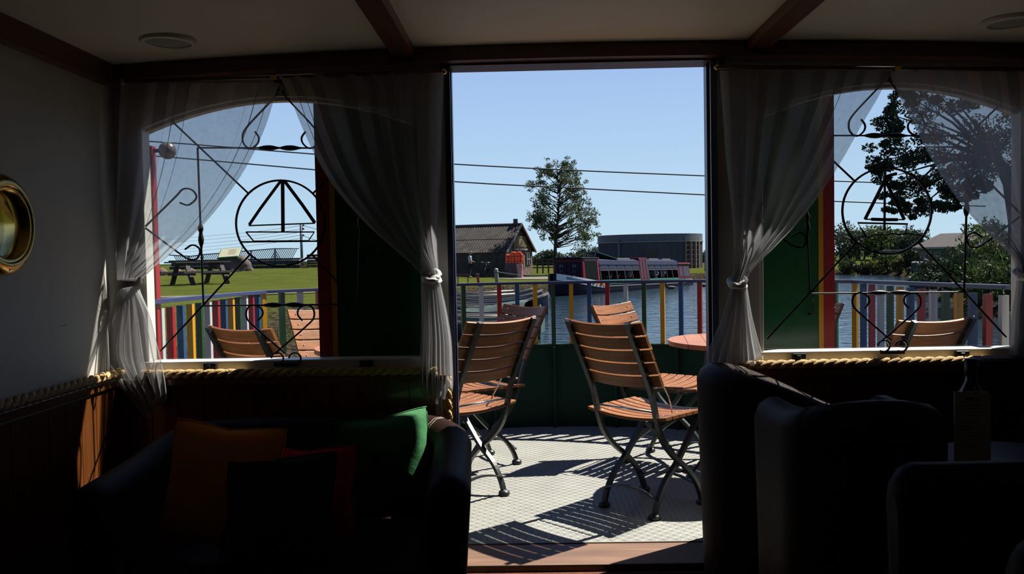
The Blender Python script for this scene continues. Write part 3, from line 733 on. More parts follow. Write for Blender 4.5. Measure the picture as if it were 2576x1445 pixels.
# scatter cushions
def cushion(loc, size, thick, rot, mt, label, seed):
    root = MB(); R = random.Random(seed); n = 18; h = size/2
    def P(u, v, sgn):
        # pinched corners, bulging middle
        k = (1-u*u)*(1-v*v); ed = 1-.10*(1-abs(u*v))*(max(abs(u), abs(v)))**2*(1-min(abs(u), abs(v))**2)
        w = .006*sin(7*u+seed)*sin(6*v+2*seed)
        return Vector((u*h*ed, sgn*(thick/2*(k**.42)+w*k), v*h*ed))
    for sgn in (-1, 1):
        root.grid([[P(-1+2*i/n, -1+2*j/n, sgn) for j in range(n+1)] for i in range(n+1)])
    o = root.build('cushion', mt, local=True)
    o.location = loc; o.rotation_euler = rot
    tag(o, label, 'cushion', 'scatter cushions')
    m = MB(); 
    per = [P(-1+2*i/n, -1, 0) for i in range(n)]+[P(1, -1+2*i/n, 0) for i in range(n)]+[P(1-2*i/n, 1, 0) for i in range(n)]+[P(-1, 1-2*i/n, 0) for i in range(n)]
    m.tube(per, .003, 6, closed=True); m.build('seam', mt, o, local=True)
    return o
M_or = mat('orange_felt', (0.80,0.26,0.008), 0.9, bump=.1, bscale=200)
M_gr = mat('green_velvet', (0.02,0.14,0.04), 0.85, bump=.3, bscale=14)
M_rd = mat('red_felt', (0.45,0.006,0.02), 0.9)
M_bk = mat('black_felt', (0.008,0.008,0.009), 0.95)
cushion((-.925, 2.46, .49), .37, .13, (radians(-14), radians(4), radians(-12)), M_or, 'orange cushion with pointed corners on the left of the sofa', 1)
cushion((-.735, 2.40, .43), .33, .13, (radians(-16), 0, radians(4)), M_bk, 'black cushion between the orange and green cushions', 2)
cushion((-.50, 2.90, .45), .33, .15, (radians(-4), radians(-5), radians(24)), M_gr, 'green cushion standing against the right arm of the sofa', 3)
cushion((-.70, 2.60, .42), .30, .10, (radians(-10), radians(0), radians(2)), M_rd, 'red cushion showing one edge behind the black cushion', 4)
# ================================================================== water, banks, ground
WZ = -0.70
def smooth(a, b, x): t = max(0.0, min(1.0, (x-a)/(b-a))); return t*t*(3-2*t)
shore = [(9,-12),(-2.7,-12),(-2.6,4),(-2.6,8),(-2.3,13),(-2.5,20),(-3.2,30),(-3.6,39),(-2.4,42.6),(1.2,44.6),(4.2,47.5),(8,53),(11.6,57),(16,59),(21,65),(27,67),(26,58),(19.5,42),(14.5,30),(11,18),(9.5,8)]
def inside(x, y):
    c = False; n = len(shore); j = n-1
    for i in range(n):
        xi, yi = shore[i]; xj, yj = shore[j]
        if (yi > y) != (yj > y) and x < (xj-xi)*(y-yi)/(yj-yi)+xi: c = not c
        j = i
    return c
def dist(x, y):
    d = 1e9; n = len(shore)
    for i in range(n):
        ax, ay = shore[i]; bx, by = shore[(i+1) % n]; dx, dy = bx-ax, by-ay
        t = max(0, min(1, ((x-ax)*dx+(y-ay)*dy)/(dx*dx+dy*dy))); e = (x-ax-t*dx)**2+(y-ay-t*dy)**2
        if e < d: d = e
    return sqrt(d)
def ground(x, y):
    d = dist(x, y); ins = inside(x, y); d = -d if ins else d
    s = smooth(-.07, -.17, x/max(y, 1)) if y > 0 else (1 if x < 0 else 0)
    left = .02+.32*smooth(8, 19, y)+.44*smooth(30, 43, y)
    mid = -.36+.18*smooth(46, 60, y)
    right = -.30+.5*smooth(4, 20, d)
    r = smooth(.2, .3, x/max(y, 1)) if y > 0 else (1 if x > 0 else 0)
    top = left*s+(1-s)*(mid*(1-r)+right*r)
    e = smooth(-1.2, .9, d)
    return -1.5+(top+1.5)*e
M_grass = mat('grass', (0.050,0.068,0.008), 0.9, var=0.25, vscale=1.5, col2=(0.075,0.095,0.013), bump=.6, bscale=6)
def mat_ground():
    m = bpy.data.materials.new('bank_ground'); m.use_nodes = True; n = m.node_tree.nodes; l = m.node_tree.links
    b = n['Principled BSDF']; b.inputs['Roughness'].default_value = .95; b.inputs['Specular IOR Level'].default_value = 0
    g = n.new('ShaderNodeNewGeometry'); sp = n.new('ShaderNodeSeparateXYZ'); l.new(g.outputs['Position'], sp.inputs[0])
    no = n.new('ShaderNodeTexNoise'); no.inputs['Scale'].default_value = 1.2; no.inputs['Detail'].default_value = 8; l.new(g.outputs['Position'], no.inputs[0])
    nf = n.new('ShaderNodeTexNoise'); nf.inputs['Scale'].default_value = 9; nf.inputs['Detail'].default_value = 6; l.new(g.outputs['Position'], nf.inputs[0])
    gr = n.new('ShaderNodeValToRGB'); e = gr.color_ramp.elements; e[0].position = .3; e[1].position = .72; e[0].color = (.027,.036,.007,1); e[1].color = (.060,.068,.016,1)
    ad = n.new('ShaderNodeMath'); ad.operation = 'ADD'; ml = n.new('ShaderNodeMath'); ml.operation = 'MULTIPLY'; ml.inputs[1].default_value = .5
    l.new(no.outputs[0], ad.inputs[0]); l.new(nf.outputs[0], ad.inputs[1]); l.new(ad.outputs[0], ml.inputs[0]); l.new(ml.outputs[0], gr.inputs[0])
    mu = n.new('ShaderNodeValToRGB'); e = mu.color_ramp.elements; e[0].position = .35; e[1].position = .65; e[0].color = (.008,.007,.005,1); e[1].color = (.040,.034,.024,1); l.new(nf.outputs[0], mu.inputs[0])
    at = n.new('ShaderNodeAttribute'); at.attribute_name = 'bank'
    a2 = n.new('ShaderNodeMath'); a2.operation = 'ADD'; mm = n.new('ShaderNodeMath'); mm.operation = 'MULTIPLY_ADD'; mm.inputs[1].default_value = .9; mm.inputs[2].default_value = -.45
    l.new(nf.outputs[0], mm.inputs[0]); l.new(mm.outputs[0], a2.inputs[0]); l.new(at.outputs['Fac'], a2.inputs[1])
    cr = n.new('ShaderNodeValToRGB'); e = cr.color_ramp.elements; e[0].position = .4; e[1].position = .6; l.new(a2.outputs[0], cr.inputs[0])
    mx = n.new('ShaderNodeMixRGB'); l.new(cr.outputs[0], mx.inputs[0]); l.new(mu.outputs[0], mx.inputs[1]); l.new(gr.outputs[0], mx.inputs[2])
    l.new(mx.outputs[0], b.inputs['Base Color'])
    bp = n.new('ShaderNodeBump'); bp.inputs['Strength'].default_value = .7; bp.inputs['Distance'].default_value = .05; l.new(nf.outputs[0], bp.inputs['Height']); l.new(bp.outputs[0], b.inputs['Normal'])
    return m
xs_ = [-62+1.0*i for i in range(43)]+[-19+.55*i for i in range(60)]+[14+.9*i for i in range(50)]+[60+4*i for i in range(10)]
ys_ = [-14+1.5*i for i in range(12)]+[4+.5*i for i in range(136)]+[72+2.5*i for i in range(20)]
rows = [[Vector((x, y, ground(x, y))) for x in xs_] for y in ys_]
m = MB(); m.grid(rows); g = S(m.build('ground', mat_ground()))
g['label'] = 'grassy banks around the basin'
at = g.data.attributes.new('bank', 'FLOAT', 'POINT')
at.data.foreach_set('value', [max(0, min(1, ((-dist(v.x, v.y) if inside(v.x, v.y) else dist(v.x, v.y))-.2)/(4.2 if v.x < 0 and v.y < 17 else 1.3))) for v in m.v])
M_field = mat('distant_field', (0.02,0.03,0.012), 1.0, spec=0, var=.2, vscale=.02)
S(MB().box((-900, 118, -2.0), (900, 1500, -.6)).build('ground_far', M_field)); bpy.data.objects['ground_far']['label'] = 'distant flat fields'
def mat_water():
    m = bpy.data.materials.new('canal_water'); m.use_nodes = True; n = m.node_tree.nodes; l = m.node_tree.links
    b = n['Principled BSDF']; b.inputs['Base Color'].default_value = (.014,.026,.040,1); b.inputs['Roughness'].default_value = .06; b.inputs['IOR'].default_value = 1.33
    t = n.new('ShaderNodeNewGeometry'); mp = n.new('ShaderNodeMapping'); mp.inputs['Scale'].default_value = (.9, 3.2, 1); l.new(t.outputs['Position'], mp.inputs[0])
    a = n.new('ShaderNodeTexNoise'); a.inputs['Scale'].default_value = 1.0; a.inputs['Detail'].default_value = 3; a.inputs['Roughness'].default_value = .5; l.new(mp.outputs[0], a.inputs[0])
    bp = n.new('ShaderNodeBump'); bp.inputs['Strength'].default_value = .8; bp.inputs['Distance'].default_value = .06; l.new(a.outputs[0], bp.inputs['Height']); l.new(bp.outputs[0], b.inputs['Normal'])
    return m
m = MB(); m.add([(-6,-13,WZ),(60,-13,WZ),(60,75,WZ),(-6,75,WZ)], [(0,1,2,3)])
tag(m.build('water', mat_water()), 'rippled blue water of the canal basin', 'water', kind='stuff')
# paths
M_path = mat('gravel_path', (0.085,0.075,0.062), .95, var=.2, vscale=3, bump=.4, bscale=12)
def strip(name, pts, w, label, lift=.03):
    m = MB(); rows = []
    for i, p in enumerate(pts):
        a = Vector(pts[max(i-1,0)]); b = Vector(pts[min(i+1,len(pts)-1)]); t = (b-a).normalized(); nrm = Vector((-t.y, t.x))
        ww = w if isinstance(w, (int, float)) else w[i]
        rows.append([Vector((p[0]+nrm.x*s*ww, p[1]+nrm.y*s*ww, ground(p[0]+nrm.x*s*ww, p[1]+nrm.y*s*ww)+lift)) for s in (-.5,-.25,0,.25,.5)])
    m.grid(rows); o = S(m.build(name, M_path)); o['label'] = label
pa = W(380, 746, 19.6); pb_ = W(640, 736, 22.5)
strip('path_gravel', [(-12+.7*i, 18.6+.12*i+.012*i*i) for i in range(11)], [1.3-.1*i for i in range(11)], 'pale gravel path across the lawn')
strip('path_paved', [(-1.6+.6*i, 55.2-.45*i+.02*i*i) for i in range(9)], [1.5,2.6,3,3.2,3.2,3,2.6,2,1.4], 'grey paved patch in front of the boathouse')
# ------------------------------------------------------------------ foliage
def leaves(m, R, c, r, n, size, squash=1.0):
    for _ in range(n):
        while True:
            p = Vector((R.uniform(-1,1), R.uniform(-1,1), R.uniform(-1,1)))
            if p.length <= 1: break
        p = Vector((p.x*r[0], p.y*r[1], p.z*r[2]))+c
        d = Vector((R.gauss(0,1), R.gauss(0,1), R.gauss(0,.7))).normalized(); u = d.orthogonal().normalized()
        q = Matrix.Rotation(R.uniform(0, 6.28), 3, d) @ u; s = size*R.uniform(.6, 1.3); v = d.cross(q)
        m.add([p-q*s, p+v*s*.45+d*s*.12, p+q*s, p-v*s*.45+d*s*.12], [(0,1,2),(0,2,3)])
def bush(loc, rx, ry, rz, mt, label, cat_='bush', name='bush', n=1400, size=.12, seed=0, group=None, clumps=None, stem=True):
    R = random.Random(seed*31+7); root = thing(name, (loc[0], loc[1], loc[2]), label, cat_, group)
    m = MB(); k = clumps or 26
    for i in range(k):
        a = R.uniform(0, 6.28); e = R.uniform(-1.0, 1.0); f = R.uniform(.35, .95); ce = sqrt(max(0, 1-e*e))
        c = Vector((loc[0]+rx*f*ce*cos(a), loc[1]+ry*f*ce*sin(a), loc[2]+rz*(.5+.42*f*e)))
        s = R.uniform(.22, .42); leaves(m, R, c, (rx*s, ry*s, rz*s*.7), n//k, size)
    m.build('foliage', mt, root)
    if stem:
        t = MB()
        for i in range(4): t.tube([(loc[0]+R.uniform(-.1,.1)*rx, loc[1], loc[2]-.15), (loc[0]+R.uniform(-.4,.4)*rx, loc[1]+R.uniform(-.3,.3)*ry, loc[2]+rz*.8)], [.03+.02*rz, .01], 6)
        t.build('stems', M_bark, root)
    return root
M_bark = mat('bark', (0.03,0.024,0.018), .9, var=.3, vscale=10)
L_tree = mat_leaf('rowan_leaf', (.016,.030,.012), (.070,.088,.032), .3)
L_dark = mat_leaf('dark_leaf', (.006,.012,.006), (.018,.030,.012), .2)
L_mid = mat_leaf('mid_leaf', (.016,.030,.008), (.055,.080,.020), .3)
L_yel = mat_leaf('yellow_green_leaf', (.040,.048,.010), (.11,.11,.03), .3)
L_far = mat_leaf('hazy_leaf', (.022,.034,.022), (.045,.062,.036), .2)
# rowan tree behind the trip boat
def tree_main():
    R = random.Random(5); Y = 60.0; b = W(1397, 690, Y); root = thing('tree', b, 'tall slender leafy tree between the boathouse and the round building', 'tree')
    pts = [b-Vector((0,0,.3))]+[W(x, y, Y) for x, y in ((1396,650),(1397,620),(1401,580),(1405,530),(1408,480),(1411,430))]
    MB().tube(pts, [.17,.13,.12,.10,.075,.045,.015], 10).build('trunk', M_bark, root)
    m = MB(); br = MB()
    prof = [(408,8,1412),(423,34,1408),(443,58,1401),(456,60,1398),(485,64,1394),(506,72,1410),(535,80,1407),(569,80,1421),(590,66,1427),(606,30,1440)]
    def half(y):
        for (a, w1, c1), (b2, w2, c2) in zip(prof, prof[1:]):
            if a <= y <= b2: t = (y-a)/(b2-a); return w1+(w2-w1)*t, c1+(c2-c1)*t
        return prof[-1][1:]
    for i in range(150):
        y = 408+196*(R.random()**.9); w, c = half(y); s = R.choice((-1,1))*R.random()**.5; w *= R.uniform(.8, 1.12)
        p = W(c+w*s, y, Y); p.y += R.uniform(-1,1)*w/2100*Y*sqrt(max(.05, 1-s*s))
        tp = W(1399+(y<560)*4, min(624, y+R.uniform(2, 30)+abs(s)*w*R.uniform(.1,.6)), Y); mid = tp.lerp(p, .55)+Vector((R.uniform(-.2,.2), 0, R.uniform(-.15,.12)))
        br.tube([tp, mid, p], [.035,.022,.007], 5)
        for q in range(3):
            e = p+Vector((R.gauss(0,.22), R.gauss(0,.22), R.gauss(0,.30))); br.tube([mid.lerp(p, .6), e], [.012,.005], 4)
            leaves(m, R, e, (.25, .25, .19), R.randint(18, 36), .078)
    for x, y in ((1470,575),(1450,600),(1480,590)):
        br.tube([W(1400,622,Y), W(1420,604,Y), W(x,y,Y)], [.07,.05,.012], 6)
    br.build('branches', M_bark, root); m.build('foliage', L_tree, root)
tree_main()
# big overhanging tree on the right bank
def tree_right():
    R = random.Random(9); Y = 26.0; bx = W(2560, 660, Y); b = Vector((bx.x, Y, ground(bx.x, Y)-.1))
    root = thing('tree', b, 'large dark tree overhanging the right window', 'tree')
    MB().tube([b, W(2560,560,Y), W(2540,460,Y), W(2500,380,Y), W(2450,300,Y)], [.32,.26,.2,.14,.05], 10).build('trunk', M_bark, root)
    m = MB(); br = MB()
    blobs = [(2290,245,38),(2245,290,45),(2330,300,70),(2240,335,35),(2300,370,60),(2230,400,52),(2260,440,50),(2340,420,70),(2400,440,55),(2215,430,30),(2300,490,62),(2370,500,45),(2250,515,30),(2240,490,32),(2395,510,30),(2310,525,28),(2430,380,80),(2480,300,90),(2400,250,70),(2500,420,80),(2560,350,90),(2460,480,40),(2350,230,50),(2290,215,25)]
    for x, y, r in blobs:
        c = W(x, y, Y); rr = r/2100*Y
        br.tube([W(2500,400,Y), W((x+2500)/2, (y+390)/2-10, Y), c], [.06,.04,.012], 5)
        for k in range(10):
            a = R.uniform(0, 6.28); f = sqrt(R.random())*.85
            p = c+Vector((rr*f*cos(a), R.uniform(-1,1)*rr, rr*f*sin(a)*.9)); leaves(m, R, p, (rr*.36, rr*.36, rr*.24), 95, .06)
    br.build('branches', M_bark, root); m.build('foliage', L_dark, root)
tree_right()
# hedges and bushes on the far right bank
rb = [(2130,690,66,.75,62,L_mid,'bush'),(2150,690,64,.5,30,L_yel,'bush'),(2175,690,65,1.0,55,L_dark,'bush'),(2205,690,64,.7,40,L_yel,'bush'),(2235,690,63,.75,50,L_mid,'bush'),(2262,692,60,.6,44,L_yel,'bush'),(2292,692,58,.6,60,L_dark,'bush')]
names = ['mid green','yellow flowering low','dark broad','pale grassy','leafy mid green','yellow green','dark']
for i, (px_, py_, Y, wd, hp, mt, cat_) in enumerate(rb):
    p = W(px_, py_, Y); z = ground(p.x, Y); h = hp*Y/2100
    bush((p.x, Y, z-.05), wd, .9, h, mt, '%s waterside bush on the far right bank, %s from the left' % (names[i], ['first','second','third','fourth','fifth','sixth','last'][i]), n=1500, size=.10, seed=i+3, group='bushes on the far right bank')
far = [(2125,665,85,3.0,100,L_far,'hazy tree at the red door edge, behind the waterside bushes'),(2165,665,88,3.2,110,L_mid,'rounded tree behind the bushes, left of the grille boat hull'),(2215,660,84,2.6,92,L_mid,'tree behind the waterside bushes, under the grille boat hull'),
       (2255,660,82,2.6,98,L_mid,'leafy tree behind the waterside bushes, right of the grille boat hull'),(2300,655,80,2.2,76,L_far,'small hazy tree beside the brown roofed bungalow'),(2475,640,70,2.2,92,L_mid,'rounded evergreen tree rising behind the bungalow roof'),
       (1385,668,150,3.2,40,L_far,'small round distant tree left of the tree trunk'),(1480,668,140,3.6,48,L_far,'distant round tree beside the round building'),(1365,672,150,2.4,34,L_far,'low distant tree right of the boathouse gable'),(1790,670,120,2.2,42,L_far,'distant tree beside the right door jamb')]
for i, (px_, py_, Y, wd, hp, mt, lab) in enumerate(far):
    p = W(px_, py_, Y); z = ground(p.x, Y) if Y < 115 else -.6
    z = min(z, p.z); h = (p.z-z)+hp*Y/2100
    bush((p.x, Y, z), wd, wd*.9, h, mt, lab, 'tree', 'tree', n=2600, size=.16 if Y < 100 else .22, seed=i+40, clumps=34)
# near right bank scrub, in shade of the big tree
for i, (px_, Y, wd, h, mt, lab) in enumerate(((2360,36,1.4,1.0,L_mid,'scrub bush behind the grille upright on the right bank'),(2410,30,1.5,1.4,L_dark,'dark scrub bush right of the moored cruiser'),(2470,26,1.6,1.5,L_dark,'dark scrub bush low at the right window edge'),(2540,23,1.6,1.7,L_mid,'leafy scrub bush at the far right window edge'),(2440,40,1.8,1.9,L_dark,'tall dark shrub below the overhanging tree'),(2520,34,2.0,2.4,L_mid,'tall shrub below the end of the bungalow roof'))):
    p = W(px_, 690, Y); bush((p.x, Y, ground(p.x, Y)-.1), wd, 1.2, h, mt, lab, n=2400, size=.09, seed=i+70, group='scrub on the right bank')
# weeds at the left bank edge
for i in range(5):
    p = W(640+45*i, 870, 10.5+.6*i); z = ground(p.x, p.y)
    m = MB(); R = random.Random(i+90)
    for k in range(60):
        a = R.uniform(0, 6.28); q = Vector((p.x+R.gauss(0,.2), p.y+R.gauss(0,.2), z-.02)); h = R.uniform(.06,.2)
        d = Vector((cos(a), sin(a), 0))*.012; t = q+Vector((R.gauss(0,.05), R.gauss(0,.05), h)); m.add([q-d, q+d, t], [(0,1,2)])
    tag(m.build('grass_tuft', L_yel), 'tuft of rough grass on the muddy bank edge, %s from the left' % ['first','second','third','fourth','fifth'][i], 'grass', 'rough grass tufts on the mud')
# ================================================================== boathouse
M_stone = mat('dark_stone', (0.028,0.024,0.022), .9, var=.5, vscale=3, bump=.5, bscale=5)
M_brick = mat('warm_rubble', (0.075,0.045,0.030), .9, var=.5, vscale=4, bump=.5, bscale=6)
M_roof = mat('corrugated_sheet', (0.026,0.022,0.020), .9, var=.35, vscale=2, col2=(0.048,0.041,0.036), spec=.2)
M_ridge = mat('ridge_tile', (0.03,0.02,0.04), .7)
M_tim = mat('pale_timber', (0.10,0.075,0.03), .7, var=.2)
M_dred = mat('dark_red_paint', (0.060,0.008,0.010), .5)
M_dark = mat('dark_void', (0.006,0.006,0.008), .5)
M_pale = mat('pale_paint', (0.16,0.16,0.155), .6)
zg = ground(-1.4, 58)
N0 = W(1272, 690, 58.0); N0.z = zg-.2
gd = Vector((1.9, 4.6, 0)).normalized(); fd = Vector((-gd.y, gd.x, 0))     # gable direction, front wall direction (to the left)
ze, zr = 1.60, 3.47; LW, LL = 5.0, 5.6
house = thing('boathouse', N0, 'low dark stone boathouse with corrugated roof and half timbered gable', 'building')
def H(a, b, z): return Vector((N0.x, N0.y, 0))+gd*a+fd*b+Vector((0,0,z))
m = MB(); m.add([H(0,0,N0.z),H(0,LL,N0.z),H(0,LL,ze),H(0,0,ze)], [(0,1,2,3)]); m.add([H(LW,0,N0.z),H(LW,LL,N0.z),H(LW,LL,ze),H(LW,0,ze)], [(3,2,1,0)])
m.add([H(0,LL,N0.z),H(LW,LL,N0.z),H(LW,LL,ze),H(LW/2,LL,zr-.05),H(0,LL,ze)], [(0,1,2,3,4)]); m.build('stone_walls', M_stone, house)
m = MB(); m.add([H(0,0,N0.z),H(LW,0,N0.z),H(LW,0,ze),H(LW/2,0,zr-.05),H(0,0,ze)], [(0,1,2,3,4)]); m.build('gable_wall', M_brick, house)
for sd in (0, 1):                                        # corrugated roof: two courses of sheets per slope
    a0 = -.18 if sd == 0 else LW+.18; a1 = LW/2; z0 = ze-.10
    for cidx, (f0, f1) in enumerate(((0, .5), (.47, 1.0))):
        m = MB(); nn = 120; rows = []
        for f in (f0, f1):
            rows.append([H(a0+(a1-a0)*f, -.22+(LL+.44)*i/nn, z0+(zr-z0)*f+.025*sin(i*pi/2*1.0)+(.03 if cidx else 0)) for i in range(nn+1)])
        m.grid(rows, smooth=False); m.build('roof_sheet', M_roof, house)
MB().tube([H(LW/2,-.25,zr+.05), H(LW/2,LL+.25,zr+.05)], .09, 8).build('ridge', M_ridge, house)
for sd in (0, 1):
    a0 = -.2 if sd == 0 else LW+.2
    MB().bar(H(a0,-.24,ze-.12), H(LW/2,-.24,zr+.02), .06, .16, up=(0,0,1)).build('bargeboard', M_pale if sd == 0 else M_dred, house)
MB().box((-.16,-.16,0),(.16,.16,.42), Matrix.Translation(H(LW/2,.25,zr))).build('chimney_pot', M_ridge, house)
# gable details: timber balcony panel with boards, green door, window
GM = Matrix.Translation(H(0,0,0)) @ Matrix(((gd.x, -fd.x, 0, 0), (gd.y, -fd.y, 0, 0), (0,0,1,0), (0,0,0,1)))   # local x along gable, y outward
bal = MB().box((1.35,.0,1.75),(3.7,.06,1.86), GM).build('balcony', M_tim, house)
for i in range(8):
    MB().box((1.37+.29*i,.02,1.86),(1.63+.29*i,.10,2.55), GM).build('board', M_tim, bal)
MB().box((1.3,.02,2.55),(3.75,.12,2.64), GM).build('rail', M_tim, bal)
MB().box((1.3,.0,1.62),(3.75,.14,1.74), GM).build('ledge', M_pale, bal)
MB().box((1.4,.0,.2),(2.5,.05,1.55), GM).build('door', M_green, house)
MB().box((2.55,.0,-.2),(3.2,.05,1.5), GM).build('timber_panel', M_dred, house)
wdw = MB().box((3.75,.0,.55),(4.55,.05,1.45), GM).build('window', M_dark, house)
for x in (3.72, 4.12, 4.52): MB().box((x,.04,.5),(x+.07,.09,1.5), GM).build('mullion', M_pale, wdw)
MB().box((3.72,.04,.94),(4.59,.09,1.0), GM).build('glazing_bar', M_pale, wdw)
# ================================================================== people
M_skin = mat('skin', (0.22,0.11,0.07), .6); M_shirt = mat('white_shirt', (0.30,0.30,0.33), .8); M_trs = mat('dark_trousers', (0.006,0.007,0.012), .9)
M_vest = mat('dark_waistcoat', (0.025,0.02,0.04), .9); M_cap = mat('grey_cap', (0.12,0.12,0.11), .9); M_shoe = mat('dark_shoes', (0.006,0.006,0.006), .5)
def skin(name, verts, edges, radii, mt, parent, sub=2, root=0):
    me = bpy.data.meshes.new(name); me.from_pydata([tuple(v) for v in verts], edges, []); o = bpy.data.objects.new(name, me); COL.objects.link(o)
    me.materials.append(mt); o.parent = parent
    md = o.modifiers.new('skin', 'SKIN'); md.use_smooth_shade = True
    for i, r in enumerate(radii):
        sv = me.skin_vertices[0].data[i]; sv.radius = (r, r) if isinstance(r, (int, float)) else r; sv.use_root = (i == root)
    s = o.modifiers.new('sub', 'SUBSURF'); s.levels = sub; s.render_levels = sub
    return o
def hand(V, E, Rr, wrist, idx, d, side):
    """palm and five curled fingers hung on the wrist vertex"""
    d = d.normalized(); s = side.normalized(); n = d.cross(s)
    p = len(V); V.append(wrist+d*.05); Rr.append((.032,.014)); E.append((idx, p))
    for k, (o, l) in enumerate(((-.03,.062),(-.01,.075),(.01,.070),(.03,.055))):
        a = len(V); V.append(wrist+d*.085+s*o); Rr.append(.009); E.append((p, a))
        V.append(wrist+d*(.085+l*.55)+s*o-n*.012); Rr.append(.008); E.append((a, a+1))
        V.append(wrist+d*(.085+l*.85)+s*o-n*.03); Rr.append(.007); E.append((a+1, a+2))
    a = len(V); V.append(wrist+d*.05-s*.045); Rr.append(.010); E.append((p, a)); V.append(wrist+d*.085-s*.06-n*.01); Rr.append(.008); E.append((a, a+1))
def head_part(root, c, yaw, tilt, capmat, hairmat=None):
    """head with brow, nose, mouth and ears; local +y is where the face looks"""
    M = Matrix.Translation(c) @ Matrix.Rotation(yaw, 4, 'Z') @ Matrix.Rotation(tilt, 4, 'X')
    m = MB(); rows = []
    for i in range(15):
        t = i/14; z = -.115+.235*t; row = []
        w = .078*sin(pi*(.12+.80*t))**.6; dp = .098*sin(pi*(.14+.78*t))**.6
        for j in range(20):
            a = 2*pi*j/20; x = w*cos(a); y = dp*sin(a)
            if sin(a) > .85: y += .022*math.exp(-((z+.005)/.025)**2)+.008*math.exp(-((z+.062)/.012)**2)-.006*math.exp(-((z-.028)/.012)**2)
            if abs(cos(a)) > .94: x *= 1+.16*math.exp(-((z-.0)/.03)**2)
            row.append(M @ Vector((x, y, z)))
        rows.append(row)
    m.grid(rows, wrap=True); m.add(rows[0], [tuple(range(19,-1,-1))]); m.add(rows[-1], [tuple(range(20))])
    h = m.build('head', M_skin, root)
    e = MB()
    for s in (-1, 1): e.ball((s*.032, .088, .026), .010, 8, 6, M)
    e.build('eyes', M_dark, h)
    m = MB(); rows = []
    for i in range(8):
        t = i/7; z = .045+.088*sin(t*pi/2); k = cos(t*pi/2)**.8 if t < 1 else 0.02
        rows.append([M @ Vector((.088*k*cos(2*pi*j/20), .108*k*sin(2*pi*j/20)-.004, z)) for j in range(20)])
    m.grid(rows, wrap=True)
    if capmat is not hairmat: m.add([M @ Vector(v) for v in ((-.075,.07,.055),(.075,.07,.055),(.06,.165,.045),(-.06,.165,.045),(-.075,.07,.066),(.075,.07,.066),(.06,.165,.054),(-.06,.165,.054))], [(0,1,2,3),(7,6,5,4),(0,4,5,1),(1,5,6,2),(2,6,7,3),(3,7,4,0)])
    m.build('cap' if capmat is not hairmat else 'hair', capmat, h)
    return h
# man in a white shirt and cap beside the boathouse, looking down at his hands
mp = W(1183, 692, 57.0); mz = ground(mp.x, 57.0); S_ = (W(1183, 634, 57.0).z-mz)/1.78
man = thing('person', (mp.x, 57.0, mz), 'person in white shirt, dark trousers and flat cap looking down at the hands', 'person', rz=radians(-72)); man.scale = (S_, S_, S_)
V = [Vector(v) for v in ((0,0,.95),(0,.01,1.12),(0,.0,1.32),(0,.0,1.46),(0,.025,1.56),
     (-.10,0,.90),(-.11,.03,.50),(-.11,-.02,.09),(-.12,.12,.035), (.10,0,.90),(.12,-.05,.50),(.12,-.10,.09),(.13,.04,.035),
     (-.19,0,1.43),(-.24,-.02,1.17),(-.14,.22,1.08), (.19,0,1.43),(.24,-.02,1.17),(.14,.22,1.08))]
E = [(0,1),(1,2),(2,3),(3,4),(0,5),(5,6),(6,7),(7,8),(0,9),(9,10),(10,11),(11,12),(3,13),(13,14),(14,15),(3,16),(16,17),(17,18)]
Rr = [(.15,.11),(.15,.11),(.17,.115),(.10,.08),.055,.085,.058,.042,.035,.085,.058,.042,.035,.060,.046,.030,.060,.046,.030]
hand(V, E, Rr, V[15], 15, Vector((.35,.9,-.1)), Vector((1,-.3,0))); hand(V, E, Rr, V[18], 18, Vector((-.35,.9,-.1)), Vector((-1,-.3,0)))
skin('body', V, E, Rr, M_skin, man)
Vs = [Vector(v) for v in ((0,.01,1.0),(0,.01,1.15),(0,0,1.33),(0,0,1.45),(-.19,0,1.43),(-.245,-.02,1.18),(-.20,.09,1.13),(.19,0,1.43),(.245,-.02,1.18),(.20,.09,1.13))]
skin('shirt', Vs, [(0,1),(1,2),(2,3),(3,4),(4,5),(5,6),(3,7),(7,8),(8,9)], [(.165,.125),(.165,.125),(.185,.13),(.11,.09),.075,.06,.05,.075,.06,.05], M_shirt, man)
Vt = [Vector(v) for v in ((0,0,.98),(-.10,0,.88),(-.11,.03,.50),(-.11,-.02,.10),(.10,0,.88),(.12,-.05,.50),(.12,-.10,.10))]
skin('trousers', Vt, [(0,1),(1,2),(2,3),(0,4),(4,5),(5,6)], [(.165,.125),.105,.075,.065,.105,.075,.065], M_trs, man)
for x, y in ((-.115,.05),(.125,-.03)):
    MB().ball((x, y, .04), (.05,.13,.045), 12, 8).build('shoe', M_shoe, man, local=True)
m = MB(); m.box((.105,-.02,1.05),(.115,.14,1.40)); 
_w = wloc
hp = head_part(None, Vector((0,.06,1.67)), 0, radians(-22), M_cap)
hp.parent = man; hp.location = (0,.06,1.56)
